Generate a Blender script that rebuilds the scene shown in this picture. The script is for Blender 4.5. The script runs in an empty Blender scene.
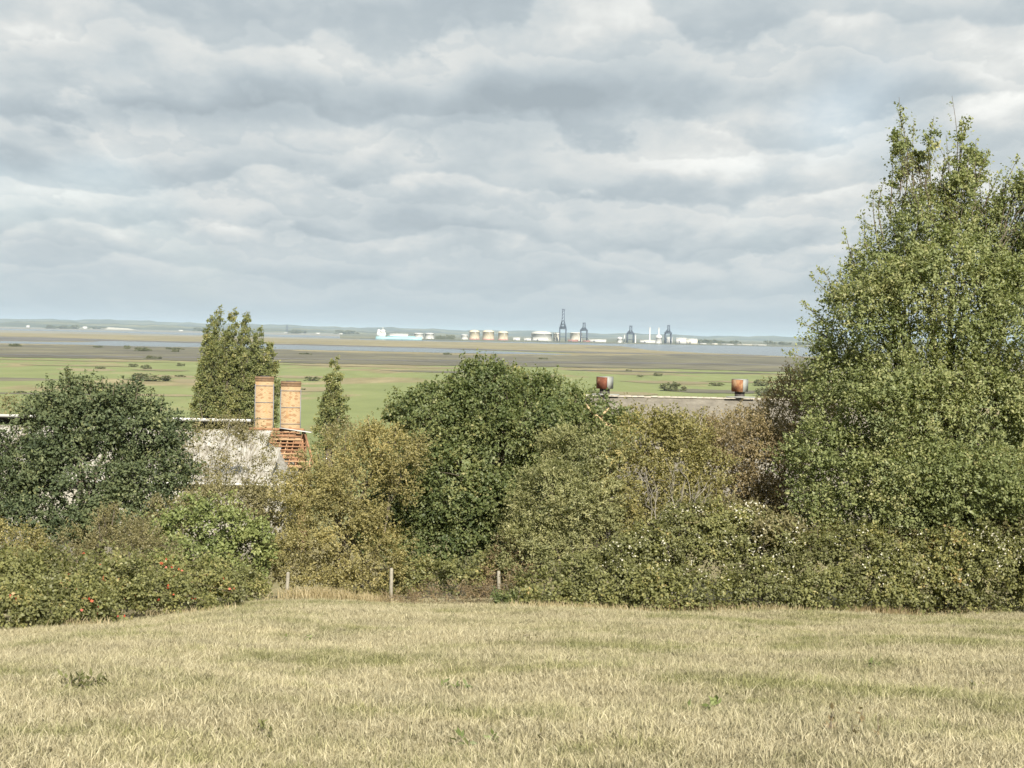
import bpy, bmesh, math, random
import numpy as np
from mathutils import Matrix, Vector

# ------------------------------------------------------------------ camera
scene = bpy.context.scene
C = scene.collection
EYE = Vector((0.0, 0.0, 1.6))
F = 1422.0                                   # focal length in pixels of the 1024 wide picture
PITCH = math.atan(51.0 / F)
ROLL = math.radians(1.15)
RC = Matrix.Rotation(math.radians(90) - PITCH, 3, 'X') @ Matrix.Rotation(ROLL, 3, 'Z')
cam_d = bpy.data.cameras.new('camera')
cam_d.sensor_width = 36.0
cam_d.lens = 36.0 * F / 1024.0
cam_d.clip_start = 0.1
cam_d.clip_end = 120000.0
cam = bpy.data.objects.new('camera', cam_d)
cam.matrix_world = Matrix.Translation(EYE) @ RC.to_4x4()
C.objects.link(cam)
scene.camera = cam

def ray(px, py):
    return RC @ Vector(((px - 512.0) / F, (384.0 - py) / F, -1.0))

def at(px, py, Y):
    d = ray(px, py)
    return EYE + d * (Y / d.y)

def on_plane(px, py, z):
    d = ray(px, py)
    return EYE + d * ((z - EYE.z) / d.z)

# ------------------------------------------------------------------ sun, exposure
SUN_EL, SUN_AZ = math.radians(34), math.radians(14)      # azimuth measured from straight behind the camera to its right
sdir = Vector((math.sin(SUN_AZ) * math.cos(SUN_EL), -math.cos(SUN_AZ) * math.cos(SUN_EL), math.sin(SUN_EL)))
sun_d = bpy.data.lights.new('sun', 'SUN')
sun_d.energy = 5.0
sun_d.angle = math.radians(0.6)
sun_d.color = (1.0, 0.93, 0.80)
sun = bpy.data.objects.new('sun', sun_d)
sun.rotation_euler = sdir.to_track_quat('Z', 'Y').to_euler()
sun.location = (30, -60, 80)
C.objects.link(sun)
vs = scene.view_settings
vs.view_transform = 'Standard'
vs.look = 'None'
vs.exposure = 1.25
vs.gamma = 1.0
vs.use_curve_mapping = False

cy = scene.cycles
cy.max_bounces = 5
cy.diffuse_bounces = 2
cy.glossy_bounces = 2
cy.transmission_bounces = 4
cy.transparent_max_bounces = 8
cy.volume_bounces = 1
cy.use_denoising = True
cy.use_adaptive_sampling = True
cy.adaptive_threshold = 0.02
cy.sample_clamp_indirect = 6.0
cy.caustics_reflective = False
cy.caustics_refractive = False

# ------------------------------------------------------------------ node helper
class NT:
    def __init__(s, tree):
        s.t = tree; s.n = tree.nodes; s.l = tree.links
        s.n.clear()
    def node(s, typ, **kw):
        n = s.n.new(typ)
        for k, v in kw.items(): setattr(n, k, v)
        return n
    def put(s, sock, v):
        if hasattr(v, 'is_output'): s.l.new(v, sock)
        elif v is not None:
            try: sock.default_value = v
            except Exception: sock.default_value = tuple(v) + (1.0,)
    def m(s, op, a, b=None, c=None, clamp=False):
        n = s.node('ShaderNodeMath', operation=op); n.use_clamp = clamp
        for i, v in enumerate((a, b, c)):
            if v is not None: s.put(n.inputs[i], v)
        return n.outputs[0]
    def v(s, op, a, b=None):
        n = s.node('ShaderNodeVectorMath', operation=op)
        s.put(n.inputs[0], a)
        if b is not None: s.put(n.inputs[1], b)
        return n.outputs['Value'] if op in ('LENGTH', 'DOT_PRODUCT', 'DISTANCE') else n.outputs[0]
    def xyz(s, x=0.0, y=0.0, z=0.0):
        n = s.node('ShaderNodeCombineXYZ')
        for i, q in enumerate((x, y, z)): s.put(n.inputs[i], q)
        return n.outputs[0]
    def sep(s, vec):
        n = s.node('ShaderNodeSeparateXYZ'); s.put(n.inputs[0], vec); return n.outputs
    def noise(s, vec, scale, detail=4.0, rough=0.5, dist=0.0, col=False):
        n = s.node('ShaderNodeTexNoise')
        s.put(n.inputs['Vector'], vec); n.inputs['Scale'].default_value = scale
        n.inputs['Detail'].default_value = detail; n.inputs['Roughness'].default_value = rough
        n.inputs['Distortion'].default_value = dist
        return n.outputs['Color'] if col else n.outputs['Fac']
    def ramp(s, fac, stops, interp='LINEAR'):
        n = s.node('ShaderNodeValToRGB'); s.put(n.inputs[0], fac)
        cr = n.color_ramp; cr.interpolation = interp
        while len(cr.elements) < len(stops): cr.elements.new(0.5)
        for e, (p, c) in zip(cr.elements, stops):
            e.position = p; e.color = tuple(c)[:3] + (1.0,)
        return n.outputs[0]
    def smooth(s, x, a, b):
        n = s.node('ShaderNodeMapRange', interpolation_type='SMOOTHSTEP')
        s.put(n.inputs['Value'], x); n.inputs['From Min'].default_value = a; n.inputs['From Max'].default_value = b
        return n.outputs['Result']
    def mix(s, fac, a, b, blend='MIX'):
        n = s.node('ShaderNodeMix', data_type='RGBA', blend_type=blend)
        s.put(n.inputs['Factor'], fac)
        for sock, v in ((n.inputs[6], a), (n.inputs[7], b)):
            if hasattr(v, 'is_output'): s.l.new(v, sock)
            else: sock.default_value = tuple(v)[:3] + (1.0,)
        return n.outputs[2]

# ------------------------------------------------------------------ sky: Nishita blue behind broken grey cloud
world = bpy.data.worlds.new('World')
scene.world = world
world.use_nodes = True
w = NT(world.node_tree)
sky = w.node('ShaderNodeTexSky', sky_type='NISHITA')
sky.sun_disc = False
sky.sun_elevation = SUN_EL
sky.sun_rotation = math.atan2(sdir.x, sdir.y)
sky.air_density = 1.0; sky.dust_density = 2.0; sky.ozone_density = 1.0
dirv = w.node('ShaderNodeTexCoord').outputs['Generated']
dirn = w.v('NORMALIZE', dirv)
dx, dy, dz = w.sep(dirn)[:3]
dzc = w.m('MAXIMUM', dz, 0.0)
inv = w.m('DIVIDE', 1.0, w.m('ADD', dzc, 0.30))
p = w.xyz(w.m('MULTIPLY', dx, inv), w.m('MULTIPLY', w.m('MULTIPLY', dy, inv), 0.70), 0.0)
wn_ = w.v('SUBTRACT', w.noise(p, 5.5, 5.0, 0.58, col=True), (0.5, 0.5, 0.5))
n_lay = w.noise(w.v('ADD', p, (3.7, 1.2, 0.4)), 3.6, 7.0, 0.50)      # shape of the cloud edges
n_big = w.noise(w.v('ADD', p, (0.4, 6.2, 3.1)), 1.6, 2.0, 0.5)
n_puff = w.noise(w.v('ADD', w.v('ADD', p, w.v('MULTIPLY', wn_, (0.06, 0.06, 0.0))), (5.1, 2.2, 1.7)), 7.5, 7.0, 0.55)
az = w.m('ARCTAN2', dx, dy)
el = w.m('ARCSINE', dz)
ae = w.v('ADD', w.xyz(az, el, 0.0), w.v('MULTIPLY', wn_, (0.10, 0.034, 0.0)))
CLOUDS = [  # picture position of the larger cloud masses, their half sizes, how much lighter or darker
    (170, 112, 150, 12, -.20), (430, 98, 190, 18, -.26), (590, 96, 90, 22, -.22), (250, 22, 90, 12, -.06), (45, 160, 28, 9, -.16), (870, 90, 80, 14, -.10),
    (35, 38, 55, 9, .20), (330, 55, 130, 26, .10), (125, 84, 80, 14, .10), (640, 118, 60, 12, .12), (715, 165, 55, 14, .20), (770, 120, 60, 16, .12),
    (1012, 80, 40, 30, .20), (240, 203, 42, 12, .16), (405, 158, 50, 16, .14), (30, 188, 50, 12, .14), (900, 190, 120, 26, .08)]
acc = 0.0
for (cx, cyy, sx, sy, amp) in CLOUDS:
    d = ray(cx, cyy).normalized()
    a0, e0 = math.atan2(d.x, d.y), math.asin(d.z)
    q = w.v('MULTIPLY', w.v('SUBTRACT', ae, (a0, e0, 0.0)), (F / sx, F / sy, 0.0))
    g = w.m('POWER', 2.718, w.m('MULTIPLY', w.v('DOT_PRODUCT', q, q), -0.7))
    acc = w.m('MULTIPLY_ADD', g, amp * 1.1, acc)
# banks of cloud behind one another: each has a flat dark base and brightens upwards, the bright top of the next bank shows beneath its base
t0 = w.m('DIVIDE', w.m('LOGARITHM', w.m('ADD', dzc, 0.045), 2.718281828), 0.30)
def bank(shift, amp, noi):
    tt = w.m('ADD', w.m('ADD', t0, shift), w.m('MULTIPLY', w.m('SUBTRACT', noi, 0.5), amp))
    fr = w.m('FRACT', tt)
    up = w.smooth(fr, 0.0, 0.75)                       # brightens away from the base
    edge = w.smooth(fr, 0.87, 1.0)                    # soft lip at the wrap
    return w.m('SUBTRACT', up, edge, clamp=True)
bk1 = bank(0.42, 2.7, n_lay)
bk2 = bank(0.71, 2.6, n_puff)
val = w.m('ADD', w.m('MULTIPLY', w.m('SUBTRACT', bk1, 0.55), 0.22), w.m('MULTIPLY', w.m('SUBTRACT', bk2, 0.55), 0.13))
val = w.m('ADD', val, w.m('MULTIPLY', w.m('SUBTRACT', n_puff, 0.5), 0.66))
val = w.m('ADD', val, w.m('MULTIPLY', w.m('SUBTRACT', n_big, 0.5), 0.22))
val = w.m('ADD', val, acc)
fade = w.smooth(dz, -0.015, 0.075)                    # flattens out in the thick air low down
val = w.m('ADD', w.m('MULTIPLY', val, w.m('MULTIPLY_ADD', fade, 0.80, 0.20)), 0.50)
K = 10.0
SK = 0.93
cloud = w.ramp(val, [(0.0, (.178, .206, .224)), (0.30, (.220, .250, .267)), (0.5, (.266, .292, .302)), (0.70, (.338, .348, .343)), (1.0, (.48, .48, .46))])
cloud = w.mix(w.m('MULTIPLY_ADD', fade, 0.70, 0.30), (.226, .268, .290), cloud)
cloudK = w.mix(1.0, cloud, (K * SK, K * SK, K * SK), 'MULTIPLY')
cover = w.m('MULTIPLY_ADD', w.smooth(n_big, 0.60, 0.78), -0.18, 1.0)      # a few thin places where blue shows through
col = w.mix(cover, sky.outputs[0], cloudK)
bg = w.node('ShaderNodeBackground')
w.l.new(col, bg.inputs['Color'])
bg.inputs['Strength'].default_value = 0.1
w.l.new(bg.outputs[0], w.node('ShaderNodeOutputWorld').inputs['Surface'])
world.cycles.sampling_method = 'MANUAL'
world.cycles.sample_map_resolution = 512

# ------------------------------------------------------------------ materials
MATS = {}
def new_mat(name):
    m = bpy.data.materials.new(name); m.use_nodes = True
    MATS[name] = m
    return m, NT(m.node_tree)

def finish(t, color, rough=0.8, spec=0.3, bump=None, bump_d=0.02, bump_s=0.5, metallic=0.0):
    b = t.node('ShaderNodeBsdfPrincipled')
    t.put(b.inputs['Base Color'], color)
    t.put(b.inputs['Roughness'], rough)
    b.inputs['Specular IOR Level'].default_value = spec
    b.inputs['Metallic'].default_value = metallic
    if bump is not None:
        bn = t.node('ShaderNodeBump'); bn.inputs['Strength'].default_value = bump_s
        bn.inputs['Distance'].default_value = bump_d
        t.l.new(bump, bn.inputs['Height']); t.l.new(bn.outputs[0], b.inputs['Normal'])
    o = t.node('ShaderNodeOutputMaterial')
    t.l.new(b.outputs[0], o.inputs['Surface'])
    return b

def plain(name, c, rough=0.7, var=0.25, scale=3.0, spec=0.3, metallic=0.0):
    m, t = new_mat(name)
    pos = t.node('ShaderNodeNewGeometry').outputs['Position']
    n = t.noise(pos, scale, 5.0, 0.6)
    col = t.ramp(n, [(0.25, [q * (1 - var) for q in c]), (0.75, [min(1, q * (1 + var)) for q in c])])
    finish(t, col, rough, spec, n, 0.01, 0.3, metallic)
    return m

def leaf_mat(name, stops, trans=0.45, rough=0.5, spec=0.35):
    """stops: colour ramp over a random number per leaf mixed with one per clump"""
    m, t = new_mat(name)
    r = t.node('ShaderNodeAttribute', attribute_name='rnd').outputs['Fac']
    c = t.node('ShaderNodeAttribute', attribute_name='clump').outputs['Fac']
    f = t.m('ADD', t.m('MULTIPLY', r, 0.34), t.m('MULTIPLY', c, 0.66))
    col = t.ramp(f, stops)
    b = t.node('ShaderNodeBsdfPrincipled')
    t.l.new(col, b.inputs['Base Color']); b.inputs['Roughness'].default_value = rough
    b.inputs['Specular IOR Level'].default_value = spec
    tr = t.node('ShaderNodeBsdfTranslucent')
    t.l.new(t.mix(1.0, col, (1.15, 1.2, 0.6), 'MULTIPLY'), tr.inputs['Color'])
    mx = t.node('ShaderNodeMixShader'); mx.inputs[0].default_value = trans
    t.l.new(b.outputs[0], mx.inputs[1]); t.l.new(tr.outputs[0], mx.inputs[2])
    t.l.new(mx.outputs[0], t.node('ShaderNodeOutputMaterial').inputs['Surface'])
    return m

leaf_mat('leaf_tall', [(.10, (0.098, 0.122, 0.052)), (.40, (0.171, 0.202, 0.083)), (.65, (0.244, 0.262, 0.115)), (.90, (0.370, 0.354, 0.183))])
leaf_mat('leaf_oak', [(.10, (0.068, 0.095, 0.038)), (.45, (0.117, 0.146, 0.056)), (.75, (0.196, 0.209, 0.084)), (.95, (0.337, 0.294, 0.131))])
leaf_mat('leaf_dark', [(.10, (0.044, 0.064, 0.034)), (.45, (0.075, 0.097, 0.047)), (.75, (0.118, 0.138, 0.065)), (.95, (0.232, 0.235, 0.108))], 0.3, 0.58, 0.25)
leaf_mat('leaf_olive', [(.10, (0.139, 0.131, 0.057)), (.45, (0.239, 0.215, 0.092)), (.75, (0.330, 0.289, 0.125)), (.95, (0.458, 0.368, 0.167))])
leaf_mat('leaf_yellow', [(.10, (0.120, 0.120, 0.050)), (.45, (0.206, 0.195, 0.078)), (.75, (0.297, 0.260, 0.108)), (.95, (0.419, 0.346, 0.160))])
leaf_mat('leaf_pale', [(.10, (0.124, 0.136, 0.065)), (.45, (0.209, 0.216, 0.100)), (.75, (0.310, 0.302, 0.154)), (.95, (0.460, 0.433, 0.239))])
leaf_mat('leaf_brown', [(.10, (0.146, 0.119, 0.066)), (.45, (0.231, 0.182, 0.103)), (.75, (0.318, 0.261, 0.141)), (.95, (0.434, 0.364, 0.209))])
leaf_mat('leaf_bright', [(.10, (0.091, 0.119, 0.042)), (.45, (0.155, 0.188, 0.067)), (.75, (0.224, 0.249, 0.093)), (.95, (0.320, 0.310, 0.129))], 0.35)
leaf_mat('leaf_bramble', [(.08, (0.106, 0.101, 0.054)), (.35, (0.152, 0.160, 0.070)), (.65, (0.222, 0.227, 0.089)), (.85, (0.327, 0.289, 0.124)), (.96, (0.448, 0.292, 0.156))])
leaf_mat('leaf_weedy', [(.10, (0.128, 0.109, 0.064)), (.45, (0.186, 0.170, 0.085)), (.75, (0.258, 0.232, 0.118)), (.95, (0.358, 0.305, 0.175))])
leaf_mat('leaf_poplar', [(.10, (0.104, 0.125, 0.053)), (.45, (0.175, 0.194, 0.078)), (.75, (0.258, 0.250, 0.103)), (.95, (0.387, 0.337, 0.138))])
leaf_mat('leaf_marsh', [(.10, (0.099, 0.116, 0.063)), (.5, (0.152, 0.164, 0.085)), (.95, (0.231, 0.215, 0.122))])
leaf_mat('leaf_dry', [(.10, (0.141, 0.101, 0.061)), (.5, (0.225, 0.169, 0.100)), (.95, (0.344, 0.275, 0.165))])
leaf_mat('straw', [(.10, (.24, .19, .105)), (.5, (.34, .28, .165)), (.95, (.44, .37, .24))])
leaf_mat('leaf_red', [(.10, (.35, .05, .03)), (.95, (.52, .12, .06))])
leaf_mat('seed_head', [(.10, (.42, .40, .33)), (.95, (.70, .68, .60))], 0.4, 0.9, 0.1)
plain('bark', (.105, .088, .066), 0.9, 0.4, 6.0)
plain('bark_tan', (.34, .25, .145), 0.85, 0.3, 5.0)
plain('bark_grey', (.20, .185, .155), 0.9, 0.3, 6.0)
plain('post_wood', (.20, .185, .15), 0.9, 0.3, 9.0)

# ------------------------------------------------------------------ object helpers
def link(o, parent=None):
    C.objects.link(o)
    if parent is not None:
        o.parent = parent
        o.matrix_parent_inverse = Matrix.Translation(parent.location).inverted()
    return o

def tag(o, label=None, cat=None, group=None, kind=None):
    if label: o['label'] = label
    if cat: o['category'] = cat
    if group: o['group'] = group
    if kind: o['kind'] = kind
    return o

def empty(name, loc, label, cat, group=None):
    o = bpy.data.objects.new(name, None)
    o.empty_display_size = 0.3
    o.location = loc
    C.objects.link(o)
    return tag(o, label, cat, group)

def np_mesh(name, verts, faces_by_size, mat, attrs=None, smooth=False):
    """verts (n,3); faces_by_size: list of int arrays (m,k)"""
    me = bpy.data.meshes.new(name)
    verts = np.asarray(verts, dtype=np.float32)
    me.vertices.add(len(verts)); me.vertices.foreach_set('co', verts.ravel())
    loops = np.concatenate([f.ravel() for f in faces_by_size]).astype(np.int32)
    sizes = np.concatenate([np.full(len(f), f.shape[1], dtype=np.int32) for f in faces_by_size])
    starts = np.concatenate([[0], np.cumsum(sizes)[:-1]]).astype(np.int32)
    me.loops.add(len(loops)); me.loops.foreach_set('vertex_index', loops)
    me.polygons.add(len(sizes)); me.polygons.foreach_set('loop_start', starts); me.polygons.foreach_set('loop_total', sizes)
    if smooth: me.polygons.foreach_set('use_smooth', np.ones(len(sizes), dtype=bool))
    for k, v in (attrs or {}).items():
        a = me.attributes.new(k, 'FLOAT', 'FACE'); a.data.foreach_set('value', np.asarray(v, dtype=np.float32))
    me.update(calc_edges=True)
    me.materials.append(MATS[mat] if isinstance(mat, str) else mat)
    return me

class MB:
    """collects boxes, bars and tubes of one part"""
    def __init__(s): s.v = []; s.q = []; s.t = []; s.n = 0
    def add(s, v, quads=None, tris=None):
        v = np.asarray(v, dtype=np.float64).reshape(-1, 3)
        if quads is not None and len(quads): s.q.append(np.asarray(quads) + s.n)
        if tris is not None and len(tris): s.t.append(np.asarray(tris) + s.n)
        s.v.append(v); s.n += len(v)
    def box(s, c, size, rz=0.0):
        x, y, z = [q / 2 for q in size]
        v = np.array([(a, b, d) for d in (-z, z) for b in (-y, y) for a in (-x, x)])
        if rz:
            cs, sn = math.cos(rz), math.sin(rz)
            v[:, :2] = v[:, :2] @ np.array([[cs, sn], [-sn, cs]])
        s.add(v + np.array(c), [(0, 2, 3, 1), (4, 5, 7, 6), (0, 1, 5, 4), (2, 6, 7, 3), (0, 4, 6, 2), (1, 3, 7, 5)])
    def bar(s, a, b, w, h=None, up=(0, 0, 1)):
        a, b = Vector(a), Vector(b); h = h or w
        d = (b - a).normalized(); u = Vector(up)
        if abs(d.dot(u)) > 0.98: u = Vector((0, 1, 0))
        r = d.cross(u).normalized(); u = r.cross(d)
        v = []
        for p_ in (a, b):
            for (i, j) in ((-1, -1), (1, -1), (1, 1), (-1, 1)):
                v.append(p_ + r * (i * w / 2) + u * (j * h / 2))
        s.add([tuple(q) for q in v], [(0, 1, 2, 3), (7, 6, 5, 4), (0, 4, 5, 1), (1, 5, 6, 2), (2, 6, 7, 3), (3, 7, 4, 0)])
    def tube(s, pts, radii, sides=6, cap=True):
        pts = np.asarray(pts, dtype=np.float64); n = len(pts)
        tang = np.gradient(pts, axis=0)
        tang /= np.linalg.norm(tang, axis=1, keepdims=True) + 1e-9
        ref = np.array([1.0, 0, 0]) if abs(tang[0][0]) < 0.8 else np.array([0, 1.0, 0])
        r = np.cross(tang, ref); r /= np.linalg.norm(r, axis=1, keepdims=True) + 1e-9
        u = np.cross(r, tang)
        an = np.arange(sides) * 2 * math.pi / sides
        ring = r[:, None, :] * np.cos(an)[None, :, None] + u[:, None, :] * np.sin(an)[None, :, None]
        v = pts[:, None, :] + ring * np.asarray(radii)[:, None, None]
        q = []
        for i in range(n - 1):
            for j in range(sides):
                k = (j + 1) % sides
                q.append((i * sides + j, i * sides + k, (i + 1) * sides + k, (i + 1) * sides + j))
        v = v.reshape(-1, 3)
        t = []
        if cap:
            v = np.vstack([v, pts[-1:], pts[:1]])
            e = n * sides
            for j in range(sides):
                k = (j + 1) % sides
                t.append(((n - 1) * sides + j, (n - 1) * sides + k, e)); t.append((k, j, e + 1))
        s.add(v, q, t)
    def lathe(s, c, prof, sides=24):
        """prof: (radius, height) pairs from the bottom up"""
        an = np.arange(sides) * 2 * math.pi / sides
        v = np.array([[(c[0] + r * math.cos(a), c[1] + r * math.sin(a), c[2] + h) for a in an] for r, h in prof]).reshape(-1, 3)
        q = []
        for i in range(len(prof) - 1):
            for j in range(sides):
                k = (j + 1) % sides
                q.append((i * sides + j, i * sides + k, (i + 1) * sides + k, (i + 1) * sides + j))
        s.add(v, q)
    def build(s, name, mat, parent=None, smooth=False):
        fs = []
        if s.q: fs.append(np.vstack(s.q))
        if s.t: fs.append(np.vstack(s.t))
        me = np_mesh(name, np.vstack(s.v), fs, mat, smooth=smooth)
        if parent is not None:
            me.transform(Matrix.Translation(-Vector(parent.location)))
            o = bpy.data.objects.new(name, me); C.objects.link(o); o.parent = parent
            return o
        o = bpy.data.objects.new(name, me); C.objects.link(o)
        return o

def build_sub(mb, name, mat, part, root):
    """a sub-part: child of a part whose own transform is that of the thing"""
    o = mb.build(name, mat, root); o.parent = part
    return o

# ------------------------------------------------------------------ terrain
ZM = 1.6 - 30.0                                # level of the marsh
_kY = np.array([-400, -60, 0, 10, 25, 40, 60, 90, 120, 200, 300, 400, 520, 1e6], dtype=float)
_kZ = np.array([40, 7.5, 0, -1.52, -3.78, -6.1, -9.2, -12.7, -15.2, -20.0, -25.2, ZM + .5, ZM, ZM], dtype=float)
def smoothstep(x, a, b):
    t = np.clip((x - a) / (b - a), 0, 1); return t * t * (3 - 2 * t)
def ground_z(x, y):
    x = np.asarray(x, dtype=float); y = np.asarray(y, dtype=float)
    z = np.interp(y, _kY, _kZ)
    near = 1 - smoothstep(y, 60, 110)
    z = z - 0.5 * smoothstep(-x, 4, 12) * near * smoothstep(y, 8, 30)
    z = z + near * (0.05 * np.sin(x * 0.9 + 1.3 * np.sin(y * 0.35)) + 0.04 * np.sin(y * 1.1 + 0.7 * x) )
    return z
def gz(x, y): return float(ground_z(x, y))

ys = np.concatenate([np.linspace(-400, -20, 20), np.linspace(-15, 60, 76), np.linspace(63, 520, 90), np.geomspace(540, 60000, 60)])
ts = np.linspace(-1, 1, 141)
half = 120 + np.clip(ys, 0, None) * 1.05
X = ts[None, :] * half[:, None]; Yg = np.repeat(ys[:, None], len(ts), 1)
X = np.sign(ts)[None, :] * (np.abs(ts)[None, :] ** 1.5) * half[:, None]
Zg = ground_z(X, Yg)
gv = np.stack([X, Yg, Zg], -1).reshape(-1, 3)
ni, nj = len(ys), len(ts)
ii, jj = np.meshgrid(np.arange(ni - 1), np.arange(nj - 1), indexing='ij')
a = (ii * nj + jj).ravel()
gf = np.stack([a, a + 1, a + nj + 1, a + nj], 1)

m, t = new_mat('ground_grass')
pos = t.node('ShaderNodeNewGeometry').outputs['Position']
px_, py_, pz_ = t.sep(pos)[:3]
nn = t.noise(pos, 1.3, 6.0, 0.6)
nn2 = t.noise(pos, 0.22, 4.0, 0.55)
thatch = t.ramp(t.m('ADD', t.m('MULTIPLY', nn, 0.6), t.m('MULTIPLY', nn2, 0.4)), [(.3, (.12, .12, .055)), (.5, (.20, .175, .095)), (.7, (.26, .225, .13))])
# the pasture on the marsh: green swards with bands of bleached grass and rushes
pm = t.v('MULTIPLY', pos, (0.0085, 0.0048, 0.0))
b1 = t.noise(pm, 1.0, 8.0, 0.62, 0.5)
b2 = t.noise(t.v('ADD', t.v('MULTIPLY', pos, (0.045, 0.014, 0.0)), (4.1, 2.2, 0)), 1.0, 7.0, 0.65, 0.3)
sward = t.ramp(b2, [(.25, (.128, .150, .062)), (.55, (.162, .185, .078)), (.8, (.195, .210, .096))])
tanc = t.ramp(b2, [(.25, (.13, .115, .062)), (.55, (.215, .185, .105)), (.75, (.29, .25, .15))])
# bleached grass is commoner towards the mud
nearmud = t.smooth(py_, 350.0, 1250.0)
tanf = t.smooth(t.m('ADD', b1, t.m('MULTIPLY', nearmud, 0.07)), 0.565, 0.635)
past = t.mix(tanf, sward, tanc)
far = t.smooth(py_, 70.0, 180.0)
col = t.mix(far, thatch, past)
finish(t, col, 0.95, 0.1, nn, 0.03, 0.4)
gme = np_mesh('ground', gv, [gf], 'ground_grass', smooth=True)
go = bpy.data.objects.new('ground', gme); C.objects.link(go); tag(go, kind='structure')

# ------------------------------------------------------------------ flats, creek and estuary: sheets on the marsh
def yh(px): return 322.8 + 0.0201 * px
def band(name, xs, dtop, dbot, off, mat, jit=0.3, seed=0, label=None):
    """a sheet between two shore lines given in pixels below the horizon, laid on the level of the marsh"""
    rng = np.random.default_rng(seed)
    px = np.arange(xs[0], xs[-1] + 1, 4.0)
    T = np.interp(px, xs, dtop); B = np.interp(px, xs, dbot)
    def wig(k):
        q = np.zeros(len(px))
        for f, a_ in ((0.012, .5), (0.04, .35), (0.11, .3), (0.31, .25)):
            q += a_ * np.sin(px * f * (1 + .2 * rng.random()) + rng.random() * 7)
        return q * k
    T = T + wig(jit); B = B + wig(jit)
    B = np.maximum(B, T + 0.02)
    z = ZM + off
    v = []
    for x_, d_ in zip(px, T): v.append(tuple(on_plane(x_, yh(x_) + max(d_, 0.25), z)))
    for x_, d_ in zip(px, B): v.append(tuple(on_plane(x_, yh(x_) + max(d_, 0.3), z)))
    n = len(px); i = np.arange(n - 1)
    f = np.stack([i + n, i + n + 1, i + 1, i], 1)
    o = bpy.data.objects.new(name, np_mesh(name, np.array(v), [f], mat)); C.objects.link(o)
    tag(o, label, kind='structure')
    return o

def band_mat(name, stops, sx, sy, rough=0.9, spec=0.2):
    m, t = new_mat(name)
    pos = t.node('ShaderNodeNewGeometry').outputs['Position']
    n = t.noise(t.v('MULTIPLY', pos, (sx, sy, 0.0)), 1.0, 8.0, 0.66, 0.4)
    finish(t, t.ramp(n, stops), rough, spec)
band_mat('salt_marsh', [(.28, (.060, .058, .042)), (.45, (.095, .088, .064)), (.58, (.125, .118, .075)), (.75, (.19, .165, .11))], .011, .0085)
band_mat('mud', [(.3, (.060, .054, .046)), (.55, (.10, .090, .075)), (.75, (.17, .15, .12))], .010, .008, 0.6, 0.4)
band_mat('reeds', [(.28, (.125, .110, .062)), (.5, (.185, .160, .090)), (.72, (.25, .215, .125))], .006, .0042)
band_mat('flats', [(.3, (.13, .13, .11)), (.55, (.19, .185, .155)), (.75, (.27, .255, .21))], .0007, .0030)
band_mat('far_land', [(.3, (.055, .062, .045)), (.5, (.10, .105, .066)), (.72, (.24, .22, .14))], .0022, .0022)
m, t = new_mat('water')
pos = t.node('ShaderNodeNewGeometry').outputs['Position']
wn = t.noise(t.v('MULTIPLY', pos, (0.05, 0.12, 0.0)), 1.0, 3.0, 0.5)
finish(t, (.075, .095, .10), 0.22, 0.5, wn, 0.35, 0.5)

L0, R0 = -400.0, 1500.0
band('far_tidal_flats', [L0, 0, 200, 360, 480, 520], [1.6, 1.6, 1.7, 2.5, 6.5, 8.3], [11.5, 11.5, 10.5, 10.3, 10.0, 9.2], .05, 'flats', 0.25, 1)
band('far_water', [L0, 0, 100, 200, 300, 360, 420], [5.4, 5.6, 6.0, 6.2, 6.4, 7.2, 7.8], [7.0, 7.2, 7.4, 8.2, 8.2, 8.4, 8.3], .15, 'water', 0.25, 2)
band('estuary_water', [360, 450, 560, 640, 720, 800, R0], [8.6, 8.8, 8.4, 7.6, 7.8, 8.0, 8.2], [10.4, 10.4, 11.2, 15.0, 18.0, 18.5, 19.5], .10, 'water', 0.2, 3)
band('reed_marsh', [L0, 0, 200, 420, 560, 620, 650, 700, 765], [9.6, 9.6, 9.6, 9.8, 10.0, 11.0, 14.2, 15.8, 17.0], [14.0, 14.2, 15.5, 16.6, 17.4, 18.0, 18.2, 18.0, 17.4], .22, 'reeds', 0.25, 4)
band('spit', [585, 610, 640], [12.6, 12.6, 12.9], [13.0, 13.2, 13.2], .26, 'mud', 0.1, 5)
band('near_reed_marsh', [L0, 0, 200, 420, 560, 700, R0], [17.0, 17.0, 17.0, 18.6, 19.0, 17.6, 18.6], [22.0, 22.0, 21.5, 23.5, 22.0, 19.0, 19.4], .20, 'reeds', 0.3, 6)
band('mud_bank', [L0, 0, 90, 130, 300, 420, 560, 700, 770], [13.6, 13.6, 13.9, 14.6, 15.3, 16.0, 16.8, 17.6, 17.3], [17.8, 18.0, 17.0, 16.2, 16.6, 17.2, 18.4, 18.7, 17.6], .30, 'mud', 0.25, 7)
band('creek', [L0, 0, 80, 110, 200, 420, 520, 575], [18.0, 18.2, 17.6, 16.0, 16.3, 17.0, 18.6, 20.4], [20.2, 20.4, 20.6, 20.8, 20.6, 20.8, 21.0, 20.6], .36, 'water', 0.25, 8)
band('salt_marsh', [L0, 0, 200, 420, 560, 700, 800, R0], [20.8, 21.0, 21.0, 23.0, 21.6, 18.4, 18.2, 18.6], [34.5, 34.0, 34.0, 33.6, 33.0, 32.8, 33.2, 34.0], .32, 'salt_marsh', 0.5, 9)
band('salt_marsh_channel', [L0, 0, 150, 400, 700, R0], [30.5, 30.5, 30.8, 28.8, 26.2, 27.0], [31.8, 32.0, 31.6, 30.0, 27.2, 28.2], .45, 'mud', 0.4, 10)
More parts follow.
